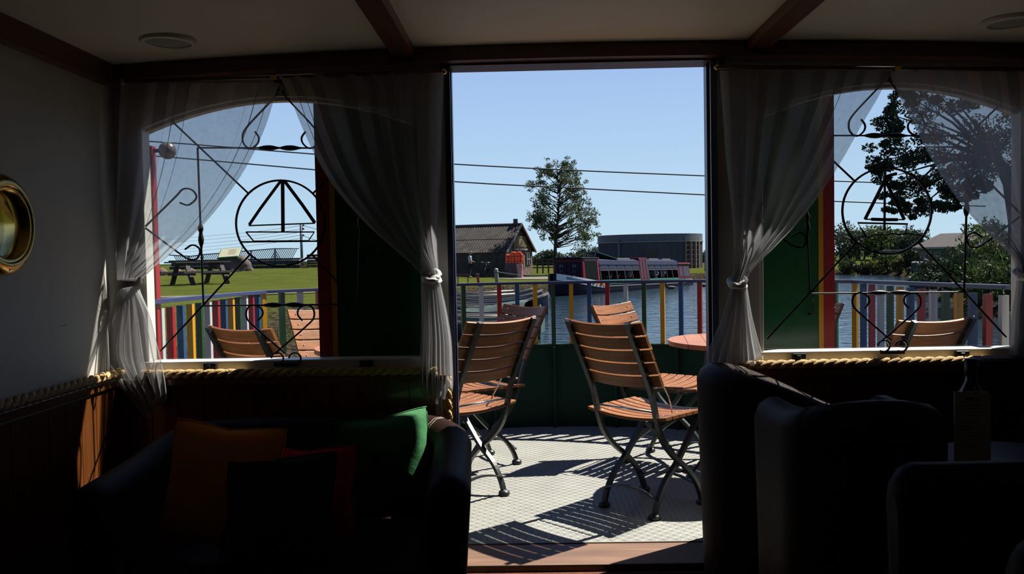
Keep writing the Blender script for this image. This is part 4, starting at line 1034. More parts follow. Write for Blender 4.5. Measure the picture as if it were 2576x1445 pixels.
# ================================================================== things on the boathouse bank
# orange life jackets piled on a red covered trolley
M_orange = mat('orange_life_jacket', (0.75,0.065,0.008), .55, var=.2, vscale=20)
M_tarp = mat('dark_red_tarp', (0.045,0.006,0.014), .5, bump=.6, bscale=4); M_bag = mat('red_clear_bag', (0.30,0.05,0.05), .25, var=.6, vscale=14, col2=(.5,.3,.3), stretch=(4,4,.7))
Yj = 55.6; jl, jr = W(1273, 695, Yj), W(1317, 695, Yj); jz = ground(jl.x, Yj)
tr = thing('trolley', ((jl.x+jr.x)/2, Yj, jz), 'trolley under a dark red tarpaulin carrying the orange life jackets', 'trolley')
wj = jr.x-jl.x; zt = W(1290, 664, Yj).z
m = MB(); rows = []
for i in range(8):
    t = i/7; z = jz+.12+(zt-jz-.12)*t; k = 1.0-.12*t
    rows.append([Vector(((jl.x+wj*.40)+(wj*.47*k+.03*sin(9*j+i))*max(-1, min(1, 1.3*cos(2*pi*j/28))), Yj+.5*k*max(-1, min(1, 1.3*sin(2*pi*j/28)))+.02*sin(7*j), z)) for j in range(28)])
m.grid(rows, wrap=True); m.add(rows[-1], [tuple(range(28))]); m.build('tarpaulin', M_tarp, tr)
for x in (.12, .68):
    for y in (-.35, .35): MB().lathe([(.0001,-.03),(.09,-.03),(.1,0),(.09,.03),(.0001,.03)], 14, Matrix.Translation((jl.x+wj*x, Yj+y, jz+.1)) @ Matrix.Rotation(pi/2, 4, 'Y')).build('wheel', M_dark, tr)
b0_ = Vector((jl.x+wj*.80, Yj-.80, jz)); m = MB(); rows = []
for i in range(9):
    t = i/8; rows.append([b0_+Vector(((.20+.03*sin(5*t+j))*cos(2*pi*j/18), .24*sin(2*pi*j/18)+.02*sin(3*j+4*t), .03+(zt-jz-.05)*t)) for j in range(18)])
m.grid(rows, wrap=True); m.add(rows[-1], [tuple(range(18))])
tag(m.build('plastic_sack', M_bag), 'shiny red and white plastic sack hanging beside the trolley', 'sack')
jn = 0
ords = ['lower left front','lower middle front','lower right front','upper left','upper middle','upper right','topmost']
for r_, (nn, zz) in enumerate(((3, 0), (3, .30), (1, .56))):
    for k in range(nn):
        c = Vector((jl.x+wj*((k+.5)/3 if nn == 3 else .62), Yj-.1, zt+.02+zz)); w = wj/3*1.05 if nn == 3 else wj*.6; hgt = .34 if nn == 3 else .22
        root = thing('life_jacket', c, 'orange life jacket, %s of the pile on the red trolley' % ords[jn], 'life jacket', 'piled orange life jackets')
        MB().box((c.x-w*.48, c.y-.28, c.z+.01), (c.x-w*.03, c.y+.26, c.z+hgt)).build('left_float', M_orange, root, bevel=.07)
        MB().box((c.x+w*.03, c.y-.28, c.z+.01), (c.x+w*.48, c.y+.26, c.z+hgt)).build('right_float', M_orange, root, bevel=.07)
        MB().box((c.x-w*.42, c.y-.30, c.z+hgt*.4), (c.x+w*.42, c.y-.27, c.z+hgt*.52)).build('strap', M_dred, root)
        jn += 1
# bicycle leaning at the dark wall
Yb = 57.2; bl = W(1224, 694, Yb); bz = ground(bl.x, Yb); root = thing('bicycle', (bl.x, Yb, bz), 'dark bicycle parked end on against the boathouse wall', 'bicycle')
for q, yy in enumerate((-.5, .5)):
    c = Vector((bl.x+.12*q, Yb+yy*.7, bz+.33)); T = Matrix.Translation(c) @ Matrix.Rotation(radians(72), 4, 'Z')
    MB().tube([T @ Vector((.32*cos(2*pi*i/28), 0, .32*sin(2*pi*i/28))) for i in range(28)], .02, 6, closed=True, up=(cos(radians(72)), sin(radians(72)), 0)).build('wheel', M_dark, root)
f1, f2, hb, cr_ = Vector((bl.x, Yb-.35, bz+.33)), Vector((bl.x+.12, Yb+.35, bz+.33)), Vector((bl.x+.0, Yb-.22, bz+.95)), Vector((bl.x+.06, Yb+.02, bz+.3))
m = MB(); m.tube([f1, hb], .018, 6); m.tube([hb, cr_, f2], .018, 6); m.tube([f2, Vector((bl.x+.09, Yb+.2, bz+.82)), hb], .016, 6); m.build('frame', M_dark, root)
MB().tube([hb+Vector((-.28,0,.06)), hb+Vector((0,0,.05)), hb+Vector((.28,0,.06))], .014, 6).build('handlebar', M_bolt, root)
MB().ball((bl.x+.09, Yb+.2, bz+.86), (.07,.13,.04), 10, 6).build('saddle', M_dark, root)
MB().ball(hb+Vector((-.3,-.02,.07)), .05, 8, 6).build('lamp', M_pale, root)
# white mooring bollard with rope, red handrail, leaning red post
Yp = 46.0; p = W(1250, 707, Yp); gz = ground(p.x, Yp)
root = thing('mooring_bollard', (p.x, Yp, gz-.1), 'white painted mooring bollard with rounded top on the grass', 'bollard')
zt2 = W(1248, 675, Yp).z
MB().tube([Vector((p.x+.03, Yp, gz-.1)), Vector((p.x, Yp, gz+.25)), Vector((p.x-.03, Yp, zt2-.12)), Vector((p.x-.03, Yp, zt2-.03)), Vector((p.x-.03, Yp, zt2))], [.10,.105,.12,.10,.04], 14).build('post', M_pale, root)
MB().tube([(p.x-.02+.125*cos(2*pi*i/20), Yp+.125*sin(2*pi*i/20), zt2-.22) for i in range(20)], .018, 6, closed=True).build('collar', M_dark, root)
bowp = Vector((1.35, 38.9, .30))
m = MB(); a = Vector((p.x+.1, Yp, zt2-.22)); m.tube([a.lerp(bowp, i/12)-Vector((0,0,.10*sin(pi*i/12))) for i in range(13)], .018, 6)
tag(m.build('mooring_rope', M_pale), 'white mooring rope stretched from the bollard to the trip boat', 'rope')
Yh = 44.0; root = thing('handrail', Vector((W(1165, 712, Yh).x, Yh, ground(W(1165,712,Yh).x, Yh))), 'dark red handrail on two posts by the water', 'handrail')
a, b = W(1130, 691, Yh), W(1181, 692, Yh)
MB().bar(a, b, .06, .09).build('rail', M_dred, root)
for px_ in (1152, 1177):
    q = W(px_, 692, Yh); MB().bar(Vector((q.x, Yh, q.z)), Vector((q.x, Yh, -.75)), .05, .05, up=(0,1,0)).build('post', M_dred, root)
a, b = W(1201, 690, Yh-.3), W(1206, 722, Yh-.3); root = thing('mooring_post', Vector((b.x, b.y, -1.0)), 'red square post leaning at the bank edge', 'post')
MB().bar(a, Vector((b.x+.04, b.y, -1.0)), .13, .13, up=(0,1,0)).build('post', M_red, root)
MB().cbox(a+Vector((0,0,.01)), (.16,.16,.03)).build('cap', M_pale, root)
q = W(1266, 684, 55.0); zq = ground(q.x, 55.0); root = thing('notice_board', (q.x, 55.0, zq), 'small grey notice board on posts beside the trolley', 'sign')
MB().cbox((q.x, 55.0, zq+.42), (.33,.03,.22)).build('board', M_stone, root)
for s in (-.12, .12): MB().box((q.x+s-.02, 55.02, zq-.05), (q.x+s+.02, 55.06, zq+.5)).build('post', M_dark, root)
# timber fence between boathouse and boat
Yf = 66.0; root = thing('timber_fence', Vector((W(1365,700,Yf).x, Yf, ground(W(1365,700,Yf).x, Yf))), 'weathered post and rail fence behind the boathouse gable', 'fence')
M_ftim = mat('weathered_timber', (0.06,0.045,0.035), .9, var=.3)
fz = ground(W(1365,700,Yf).x, Yf)
for px_ in (1338, 1352, 1366, 1380, 1394):
    q = W(px_, 690, Yf); MB().box((q.x-.06, Yf-.06, fz-.1), (q.x+.06, Yf+.06, fz+1.15)).build('post', M_ftim, root)
a, b = W(1332, 690, Yf).x, W(1400, 690, Yf).x
for z in (.45, .8, 1.08): MB().box((a, Yf-.09, fz+z-.05), (b, Yf-.06, fz+z+.05)).build('rail', M_ftim, root)
# ================================================================== round building
M_clad = mat('grey_cladding', (0.044,0.050,0.075), .8, var=.35, vscale=2.2, stretch=(6,6,.25)); M_fasc = mat('grey_fascia', (0.055,0.062,0.09), .7, var=.2, vscale=2, stretch=(5,5,.3))
Yc = 80.0; cc = W(1635, 690, Yc); RB = 130/2100*Yc*.985; zb0 = ground(cc.x, 74)-.4; zt3 = 1.16+ (646-.0185*312-589)*(Yc-RB)/2100
root = thing('round_building', (cc.x, Yc, zb0), 'low round building clad in grey vertical boards', 'building')
T = Matrix.Translation((cc.x, Yc, 0)); hb_ = zt3-zb0
MB().lathe([(RB, zb0), (RB, zb0+hb_*.80)], 96, T).build('drum_wall', M_clad, root)
MB().lathe([(RB+.06, zb0+hb_*.80), (RB+.06, zt3), (RB-.1, zt3), (.001, zt3+.05)], 96, T, smooth=False).build('fascia', M_fasc, root)
MB().lathe([(RB+.02, zb0+hb_*.795), (RB+.16, zb0+hb_*.795), (RB+.16, zb0+hb_*.815), (RB+.02, zb0+hb_*.815)], 96, T, smooth=False).build('drip_edge', M_pale, root)
# vertical battens round the visible side
bt = MB().box((-.035,-.03,0),(.035,.03,hb_*.79)).mesh('batten', M_clad); wr0 = wloc(root)
for i in range(70):
    a = pi+ .12+(pi-.24)*i/69
    inst(bt, root, Vector((cc.x+(RB+.02)*cos(a), Yc+(RB+.02)*sin(a), zb0))-wr0, 'batten', (0,0,a+pi/2))
def onwall(px_): 
    d = W(px_, 640, Yc)-EYE; d.z = 0; d.normalize(); o = Vector((-cc.x, -Yc)); bq = o.x*d.x+o.y*d.y; c_ = o.length_squared-(RB+.05)**2
    t = -bq-sqrt(max(0, bq*bq-c_)); return Vector((d.x*t, d.y*t, 0))
def wallbox(name, px0, px1, py0, py1, mt, out=.06, par=None):
    a, b = onwall(px0), onwall(px1); ym = (a.y+b.y)/2; z1 = W((px0+px1)/2, py0, ym).z; z0 = W((px0+px1)/2, py1, ym).z
    nrm = Vector((b.y-a.y, a.x-b.x, 0)).normalized()
    m = MB(); vs = []
    for z in (z0, z1):
        for q in (a+nrm*out, b+nrm*out, b-nrm*.1, a-nrm*.1): vs.append((q.x, q.y, z))
    m.add(vs, [(0,1,2,3),(7,6,5,4),(0,4,5,1),(1,5,6,2),(2,6,7,3),(3,7,4,0)]); return m.build(name, mt, par or root)
wallbox('window', 1623, 1655, 627, 645, M_dark); wallbox('downpipe', 1556, 1561, 604, 690, M_fasc, .12)
for i in range(9): wallbox('vent_opening', 1722+i*4.4, 1724.6+i*4.4, 597.5, 606, M_pale, .10)
M_trel = mat('trellis_timber', (.17,.12,.09), .8)
lat = wallbox('trellis_opening', 1722, 1756, 609, 676, M_dark, .04)
for px_ in (1723, 1737, 1748, 1756): wallbox('upright', px_-.9, px_+.9, 607, 678, M_trel, .16, lat)
for py_ in (617, 629, 641, 653, 665, 676): wallbox('crossbar', 1722, 1757, py_-1.2, py_+1.2, M_trel, .14, lat)
q = W(1776, 690, 62); zq = ground(q.x, 62); MBp = MB().box((q.x-.09, 61.9, zq-.1), (q.x+.09, 62.1, W(1776, 636, 62).z))
tag(MBp.build('timber_post', M_tim), 'pale upright timber post right of the round building', 'post')
# ================================================================== trip boat
M_mar = mat('maroon_paint', (0.075,0.004,0.010), .5, spec=.15); M_nav2 = mat('blue_black_paint', (0.005,0.006,0.016), .5, spec=.1); M_bgrn = mat('boat_green_paint', (0.012,0.095,0.05), .35)
M_broof = mat('boat_roof_paint', (0.016,0.021,0.045), .8, spec=.08); M_upane = mat('grey_blue_pane', (.022,.03,.05), .5, spec=.1); M_bwhite = mat('white_boat_paint', (.5,.5,.5), .4); M_turq = mat('turquoise_panel', (0.03,0.10,0.10), .4); M_frame = mat('window_frame_grey', (0.04,0.04,0.055), .6, spec=.1)
M_bglass = mat('boat_window', (.004,.006,.006), .6, spec=.03); M_org = mat('orange_lozenge', (0.40,0.13,0.01), .4); M_sky = mat('light_blue_paint', (0.045,0.12,0.20), .4)
bo = Vector((1.43, 39.0, WZ)); bu = Vector((.548,.836,0)).normalized()
boat = thing('trip_boat', bo, 'long maroon and green canal trip boat with passengers under its roof', 'boat', rz=atan2(bu.y, bu.x)); boat.rotation_euler = (0, radians(1.05), atan2(bu.y, bu.x))
def bb(name, mt, m, par=None, bevel=0): return m.build(name, mt, par or boat, local=True, bevel=bevel)
Lb = 14.4
def hw_(s): return 1.02*(1-(1-min(1, (s+.5)/3.1))**2)**.6 if s < 2.6 else 1.02*(1-.12*max(0,(s-12.5)/1.9)**2)
def gun(s): return .64+.42*max(0, 1-(s+.5)/3.1)**1.3
rows = []; st_ = [-.48,-.38,-.15,.2,.5,.8,1.3,2.0,2.6,4,7,10,12.5,13.5,14.4]
for s in st_:
    w = max(.03, hw_(s)); g_ = gun(s)
    rows.append([Vector((s+(.0 if z > 0 else .35*max(0,1-(s+.5)/2)), y*w*k, z)) for y, k, z in ((-1,1,g_),(-1,1,.25),(-1,.92,-.25),(1,.92,-.25),(1,1,.25),(1,1,g_))])
m = MB(); m.grid(rows); m.add(rows[-1], [(0,1,2,3,4,5)]); bb('hull', M_nav2, m)
m = MB(); m.grid([[r[0]+Vector((0,0,-.02)), r[5]+Vector((0,0,-.02))] for r in rows], smooth=False); bb('boat_deck', M_nav2, m)
def sidestrip(name, s0, s1, za, zb, mt, out=.012, n=14):
    m = MB(); r = []
    for i in range(n+1):
        s = s0+(s1-s0)*i/n; w = hw_(s)+out; r.append([Vector((s, -w, gun(s)+za)), Vector((s, -w, gun(s)+zb))])
    m.grid(r, smooth=False); return bb(name, mt, m)
sidestrip('bow_band', -.40, 3.1, -.30, .0, M_bwhite); sidestrip('bow_band_blue', .0, 1.5, -.20, -.09, M_sky, .02)
sidestrip('gunwale_band', 3.1, 12.9, -.16, .0, M_bgrn); sidestrip('rubbing_strake', 2.4, 12.9, -.26, -.22, M_pale, .02); sidestrip('stern_band', 12.9, 14.2, -.16, 0, M_sky); sidestrip('stern_number_panel', 13.5, 14.1, -.13, -.03, M_org, .02)
for i, mt in enumerate((M_bgrn, M_org, M_mar, M_org)):
    s = 1.75+.32*i; w = hw_(s)+.03; m = MB(); m.add([(s-.17,-w-.0,gun(s)-.14),(s,-w,gun(s)-.26),(s+.17,-w-.01,gun(s)-.14),(s,-w,gun(s)-.02)], [(0,1,2,3)]); bb('lozenge', mt, m)
# front cabin, leaning inwards
def cab(name, s0, s1, z0, z1, w0, w1, mt, rake=0):
    m = MB(); vs = [(s0, -w0, z0),(s1,-w0,z0),(s1,w0,z0),(s0,w0,z0),(s0+rake,-w1,z1),(s1,-w1,z1),(s1,w1,z1),(s0+rake,w1,z1)]
    m.add(vs, [(0,3,2,1),(4,5,6,7),(0,1,5,4),(1,2,6,5),(2,3,7,6),(3,0,4,7)]); return bb(name, mt, m, bevel=.02)
fc = cab('front_cabin', 1.0, 2.65, .58, 1.74, .86, .74, M_mar, .08)
cab('front_roof', .92, 2.7, 1.74, 1.80, .80, .78, M_nav2)
def sidequad(name, s0, s1, z0, z1, mt, out, par, w0=.86, w1=.74, zb=.58, zt=1.74, th=.02):
    def y(z): return -(w0+(w1-w0)*(z-zb)/(zt-zb))-out
    m = MB(); vs = [(s0,y(z0),z0),(s1,y(z0),z0),(s1,y(z1),z1),(s0,y(z1),z1)]; vs += [(a, b+th, c) for a, b, c in vs]
    m.add(vs, [(0,1,2,3),(7,6,5,4),(0,4,5,1),(1,5,6,2),(2,6,7,3),(3,7,4,0)]); return m.build(name, mt, par, local=True)
sidequad('cabin_window', 1.3, 2.5, .72, 1.62, M_bglass, .012, fc)
sidequad('window_surround', 2.5, 2.6, .62, 1.70, M_red, .014, fc); sidequad('window_surround', 1.25, 2.6, .62, .70, M_red, .014, fc); sidequad('window_surround', 1.25, 2.6, 1.64, 1.71, M_red, .014, fc)
for yy in (-.36, .36):
    m = MB(); m.box((.985, yy-.30, .66), (1.0, yy+.30, 1.58)); bb('front_door', M_nav2, m, fc)
    for k, z in enumerate((.86, 1.12, 1.38)):
        m = MB(); m.add([(.97+.04*(z-.6)/1, yy-.0, z-.14),(.97,yy+.10,z),(.97+.02,yy,z+.14),(.97,yy-.10,z)], [(0,1,2,3)]); bb('door_lozenge', M_pale if k != 1 else M_frame, m, fc)
# passenger saloon: sill, posts, glass, roof
m = MB(); m.grid([[Vector((2.65+ (12.3-2.65)*i/10, -.90, .62)) for i in range(11)], [Vector((2.65+(12.3-2.65)*i/10, -.88, .70)) for i in range(11)]], smooth=False); bb('saloon_sill', M_bgrn, m)
def post(s, mt=M_frame, w=.05):
    m = MB(); m.add([(s,-.90,.66),(s+w,-.90,.66),(s+w,-.76,1.48),(s,-.76,1.48),(s,-.85,.66),(s+w,-.85,.66),(s+w,-.71,1.48),(s,-.71,1.48)], [(0,1,2,3),(7,6,5,4),(0,4,5,1),(1,5,6,2),(2,6,7,3),(3,7,4,0)]); return bb('window_post', mt, m)
bays = [(2.7, 7.1, 5), (8.25, 12.2, 5)]
for s0, s1, k in bays:
    for i in range(k+1): post(s0+(s1-s0)*i/k)
    for i in range(k):
        a = s0+(s1-s0)*i/k+.06; b = s0+(s1-s0)*(i+1)/k-.01
        pn = sidequad('upper_light', a, b, 1.20, 1.46, M_frame, .0, boat, .90, .76, .66, 1.48, .015)
        sidequad('pane', a+.04, b-.04, 1.25, 1.42, M_upane, .012, pn, .90, .76, .66, 1.48, .01)
        sidequad('transom', a, b, 1.15, 1.21, M_frame, .012, boat, .90, .76, .66, 1.48, .02)
for s0, s1 in ((2.65, 7.15), (8.2, 12.3)):
    m = MB(); pr = [(-.80,1.46),(-.74,1.66),(-.45,1.74),(.45,1.74),(.74,1.66),(.80,1.46)]
    m.grid([[Vector((s, y, z)) for y, z in pr] for s in (s0, s1)], smooth=False); m.grid([[Vector((s, y, z-.04)) for y, z in pr] for s in (s0, s1)], smooth=False); bb('saloon_roof', M_broof, m)
m = MB(); m.box((2.65, .70, .62), (12.3, .86, 1.50)); bb('far_side', M_dark, m)
m = MB(); m.box((2.65,-.85,.30), (12.3,.85,.34)); bb('saloon_floor', M_dark, m)
cab('side_doors', 7.15, 8.22, .62, 1.82, .90, .74, M_mar)
for k in range(3):
    sidequad('door_stile', 7.25+.36*k, 7.42+.36*k, .70, 1.75, M_frame, .012, boat, .90, .74, .62, 1.82)
sc_ = cab('stern_cabin', 12.3, 14.1, .60, 1.50, .86, .74, M_mar, -.02); cab('stern_roof', 12.25, 14.15, 1.50, 1.56, .82, .80, M_red)
sidequad('stern_window', 12.5, 12.95, .76, 1.40, M_frame, .012, sc_, .86, .74, .60, 1.50); sidequad('stern_window', 13.1, 13.95, .76, 1.40, M_frame, .012, sc_, .86, .74, .60, 1.50)
m = MB(); m.add([(3.0,-.5,2.10),(4.9,-.72,1.74),(4.9,.3,1.74),(3.0,.4,2.10),(3.0,-.5,2.07),(4.9,-.72,1.71),(4.9,.3,1.71),(3.0,.4,2.07)], [(0,1,2,3),(7,6,5,4),(0,4,5,1),(1,5,6,2),(2,6,7,3),(3,7,4,0)]); bb('roof_hatch', M_turq, m)
m = MB(); m.tube([(3.05,-.4,2.08),(2.9,-.4,1.76)], .02, 6); bb('hatch_stay', M_pale, m)
for s0, s1 in ((5.2, 6.6), (9.0, 10.2), (10.8, 11.9)):
    m = MB(); m.box((s0,-.5,1.74), (s1,.3,1.80)); bb('roof_rack', M_pale, m)
# passengers
pj = [(3.3,-.35),(4.3,-.45),(5.2,-.4),(6.4,-.55),(9.6,-.55),(10.6,-.55)]
plab = ['seated passenger by the first saloon window','seated passenger by the second saloon window','seated passenger by the third saloon window','seated passenger in pale top by the fifth saloon window','seated passenger in white just behind the maroon doors','seated passenger in white in the rear saloon']
for i, (s, y) in enumerate(pj):
    wp = Matrix.Translation(bo) @ Matrix.Rotation(atan2(bu.y, bu.x), 4, 'Z') @ Matrix.Rotation(radians(1.05), 4, 'Y') @ Vector((s, y, .34))
    ps = thing('person', wp, plab[i], 'person', 'passengers on the trip boat', rz=atan2(bu.y, bu.x)+radians((90, 80, 100, 60, 95, 80)[i]))
    mt = (M_vest, M_vest, M_nav2, M_shirt, M_shirt, M_shirt)[i]
    V = [Vector(v) for v in ((0,0,.34),(0,-.02,.52),(0,-.02,.68),(0,0,.79),(0,.02,.88),(-.09,.05,.33),(-.10,.38,.34),(-.10,.38,.04),(.09,.05,.33),(.10,.38,.34),(.10,.38,.04),(-.17,0,.76),(-.22,.05,.55),(-.12,.25,.50),(.17,0,.76),(.22,.05,.55),(.12,.25,.50))]
    E = [(0,1),(1,2),(2,3),(3,4),(0,5),(5,6),(6,7),(0,8),(8,9),(9,10),(3,11),(11,12),(12,13),(3,14),(14,15),(15,16)]
    Rr = [(.15,.11),(.15,.11),(.165,.11),(.09,.07),.05,.08,.06,.045,.08,.06,.045,.055,.043,.03,.055,.043,.03]
    hand(V, E, Rr, V[13], 13, Vector((.2,.95,-.2)), Vector((1,-.2,0))); hand(V, E, Rr, V[16], 16, Vector((-.2,.95,-.2)), Vector((-1,-.2,0)))
    skin('body', V, E, Rr, M_skin, ps, 1)
    skin('top', [Vector(v) for v in ((0,0,.32),(0,-.02,.52),(0,-.02,.69),(0,0,.78),(-.17,0,.76),(-.22,.05,.58),(.17,0,.76),(.22,.05,.58))], [(0,1),(1,2),(2,3),(3,4),(4,5),(3,6),(6,7)], [(.16,.12),(.16,.12),(.178,.122),(.10,.08),.066,.055,.066,.055], mt, ps, 1)
    skin('trousers', [Vector(v) for v in ((0,0,.33),(-.09,.06,.32),(-.10,.38,.34),(-.10,.38,.06),(.09,.06,.32),(.10,.38,.34),(.10,.38,.06))], [(0,1),(1,2),(2,3),(0,4),(4,5),(5,6)], [(.16,.12),.095,.075,.06,.095,.075,.06], M_trs, ps, 1)
    h = head_part(None, Vector((0,.03,1.0)), 0, 0, M_vest if i % 2 else M_pale, M_vest if i % 2 else M_pale); h.parent = ps; h.location = (0,.03,.885)
# ================================================================== rowing boats by the bank
M_rgrn = mat('rowing_boat_green', (0.012,0.028,0.024), .35); M_rwood = mat('varnished_gunwale', (0.20,0.17,0.14), .4); M_rhull = mat('dark_blue_hull', (0.008,0.012,0.03), .3); M_tarpg = mat('green_tarp', (0.04,0.062,0.052), .5, bump=.5, bscale=3)
def rowboat(loc, rz, L, label, hullm, inm, oars=0, tarp=False):
    root = thing('rowing_boat', (loc[0], loc[1], WZ-.12), label, 'boat', 'moored rowing boats', rz=radians(rz))
    def sec(t):
        w = .62*(max(.02, 1-(2*abs(t-.42)/1.16)**2.6))**.7 if t > .42 else .62*(1-.30*((.42-t)/.42)**2)
        g = .52+.20*(2*t-.85)**2; return w, g
    n = 16; ro, ri = [], []
    for i in range(n+1):
        t = i/n; w, g = sec(t); x = L*(t-.5)
        ro.append([Vector((x, y*w, z*g)) for y, z in ((-1,1),(-.93,.55),(-.6,.12),(0,0),(.6,.12),(.93,.55),(1,1))])
        ri.append([Vector((x*.985, y*max(.01, w-.03), z*g+.03)) for y, z in ((-1,.97),(-.9,.55),(-.55,.18),(0,.08),(.55,.18),(.9,.55),(1,.97))])
    m = MB(); m.grid(ro); m.add(ro[0], [(0,1,2,3,4,5,6)]); m.build('hull', hullm, root, local=True)
    m = MB(); m.grid(ri); m.build('lining', inm, root, local=True)
    for s in (0, 6):
        MB().sweep([r[s] for r in ro], [(-.025,-.03),(.025,-.03),(.025,.03),(-.025,.03)]).build('gunwale', M_rwood, root, local=True)
    for t in (.12, .40, .66):
        w, g = sec(t); MB().cbox((L*(t-.5), 0, g*.66), (.24, 2*w*.9, .03)).build('thwart', M_rwood, root, local=True)
    MB().cbox((-L*.5-.012, 0, .40), (.03, .75, .30)).build('transom', inm, root, local=True)
    if tarp:
        rows = [[Vector((L*(t-.5), y*(sec(t)[0]+.05), sec(t)[1]+.02+.16*(1-y*y)*(1+.4*sin(9*t)) - (.12 if abs(y) == 1 else 0))) for y in (-1,-.6,-.2,.2,.6,1)] for t in [.02+.55*i/10 for i in range(11)]]
        m = MB(); m.grid(rows); m.build('cover', M_tarpg, root, local=True)
    if oars:
        for s in (-.25, .2):
            MB().tube([(-L*.35, s, .62), (L*.25, s+.15, .68)], .022, 6).build('oar', M_rwood, root, local=True)
    return root
rowboat((-.95,26.5), 8, 3.3, 'dark rowing boat with pale gunwale pointing at the trip boat', M_rhull, M_rgrn)
rowboat((-1.1,29.2), 6, 3.3, 'green rowing boat lying behind the dark rowing boat', M_rhull, M_rgrn, 1)
rowboat((-1.3,32.0), 4, 3.3, 'rowing boat farthest back beside the bank', M_rgrn, M_rgrn, 1)
rowboat((-1.25,22.6), 152, 3.2, 'green covered rowing boat at the left edge of the doorway', M_rgrn, M_rgrn, 1, True)
rowboat((-1.25,19.2), 172, 3.2, 'nearest grey green rowing boat behind the left railing', M_rgrn, M_tarpg, 1)
# ducks
M_duck = mat('dark_duck_feathers', (0.02,0.018,0.016), .8)
for i, (px_, py_, lab) in enumerate(((1688, 727, 'dark duck swimming behind the yellow picket'), (1772, 721, 'dark duck swimming near the right door jamb'))):
    p = W(px_, py_, 40); t = (EYE.z-WZ)/(EYE.z-p.z); p = EYE+(p-EYE)*t
    root = thing('duck', (p.x, p.y, WZ-.03), lab, 'duck', 'ducks on the water'); s = 1.3
    m = MB(); rows = []
    for k in range(11):
        u = k/10; w = .10*s*sin(pi*min(.98, max(.03, u)))**.7; rows.append([Vector((p.x+(.42*u-.21)*s, p.y+w*cos(2*pi*j/12), WZ+.05*s+.09*s*u*(u < .2)*0+(.06*(u-.5)**2)*s+w*.7*sin(2*pi*j/12))) for j in range(12)])
    m.grid(rows, wrap=True); m.build('body', M_duck, root)
    m = MB(); m.tube([(p.x-.14*s, p.y, WZ+.10*s), (p.x-.19*s, p.y, WZ+.18*s), (p.x-.20*s, p.y, WZ+.24*s)], [.04*s,.03*s,.034*s], 8); m.ball((p.x-.21*s, p.y, WZ+.26*s), (.05*s,.036*s,.038*s), 10, 8); m.build('head', M_duck, root)
    MB().ball((p.x-.28*s, p.y, WZ+.25*s), (.035*s,.018*s,.010*s), 8, 6).build('bill', M_org, root)
# ================================================================== lawn side, seen through the left window
M_pic = mat('dark_picnic_timber', (0.020,0.014,0.014), .8, var=.3, vscale=8)
def picnic():
    Y = 31.0; p = W(500, 716, Y); z = ground(p.x, Y); root = thing('picnic_table', (p.x, Y, z-.02), 'dark wooden picnic table with benches on the lawn', 'picnic table', rz=radians(52)); root.scale = (1.12, 1.12, 1.12)
    L = 2.0
    def b(name, a, c): return MB().box(a, c).build(name, M_pic, root, local=True)
    for i in range(5): b('top_plank', (-L/2, -.36+.146*i, .74), (L/2, -.36+.146*i+.135, .785))
    for s in (-1, 1):
        for k in range(2): b('bench_plank', (-L/2, s*.72-.14+.145*k, .40), (L/2, s*.72-.14+.145*k+.135, .465))
    for x in (-.62, .62):
        b('crossbeam', (x-.022, -.84, .33), (x+.022, .84, .42)); b('top_bearer', (x-.022, -.35, .66), (x+.022, .35, .74))
        for s in (-1, 1): MB().bar(Vector((x+.045, s*.26, .74)), Vector((x+.045, s*.66, .0)), .06, .15, up=(1,0,0)).build('leg', M_pic, root, local=True)
picnic()
# inscribed boulder
M_rock = mat('boulder_rock', (0.050,0.038,0.034), .9, var=.5, vscale=2.5, bump=1.0, bscale=3); M_plq = mat('cream_plaque', (0.38,0.36,0.24), .35)
Y = 40.0; p = W(586, 681, Y); z = ground(p.x, Y); rk = thing('boulder', (p.x, Y, z-.1), 'brown boulder carrying a sloping cream information plaque', 'boulder')
m = MB(); R = random.Random(4); rows = []
for i in range(13):
    t = i/12; row = []
    for j in range(26):
        a = 2*pi*j/26; r = (.80-.25*t**2)*(1+.10*sin(3*a+5*t)+.06*sin(7*a-9*t)+R.uniform(-.03,.03)); k = 1 if t < .86 else (1-t)/.14*.9+.1
        x = r*cos(a)*k+(.12*(1-t)); y = r*.75*sin(a)*k; row.append(Vector((p.x+x, Y+y, z-.1+min(.98*t, .93-.18*(x-.2)*0+.22*max(-1, min(1, (y)/.5)) ) )))
    rows.append(row)
m.grid(rows, wrap=True); m.add(rows[-1], [tuple(range(26))]); m.build('rock', M_rock, rk)
c = Vector((p.x-.02, Y-.30, z+.86)); T = Matrix.Translation(c) @ Matrix.Rotation(radians(38), 4, 'X') @ Matrix.Rotation(radians(-4), 4, 'Y')
pq = MB().box((-.48,-.30,0),(.48,.34,.035), T).build('plaque', M_plq, rk, label='cream plaque with green surround')
MB().box((-.53,-.35,-.03),(.53,.39,.0), T).build('plaque_frame', M_bgrn, rk)
m = MB()
for k in range(6): m.box((-.10+.05*(k % 2), .22-.07*k, .036), (.30, .235-.07*k, .0375), T)
tag(m.build('plaque_print', M_rock, pq), kind='stuff')
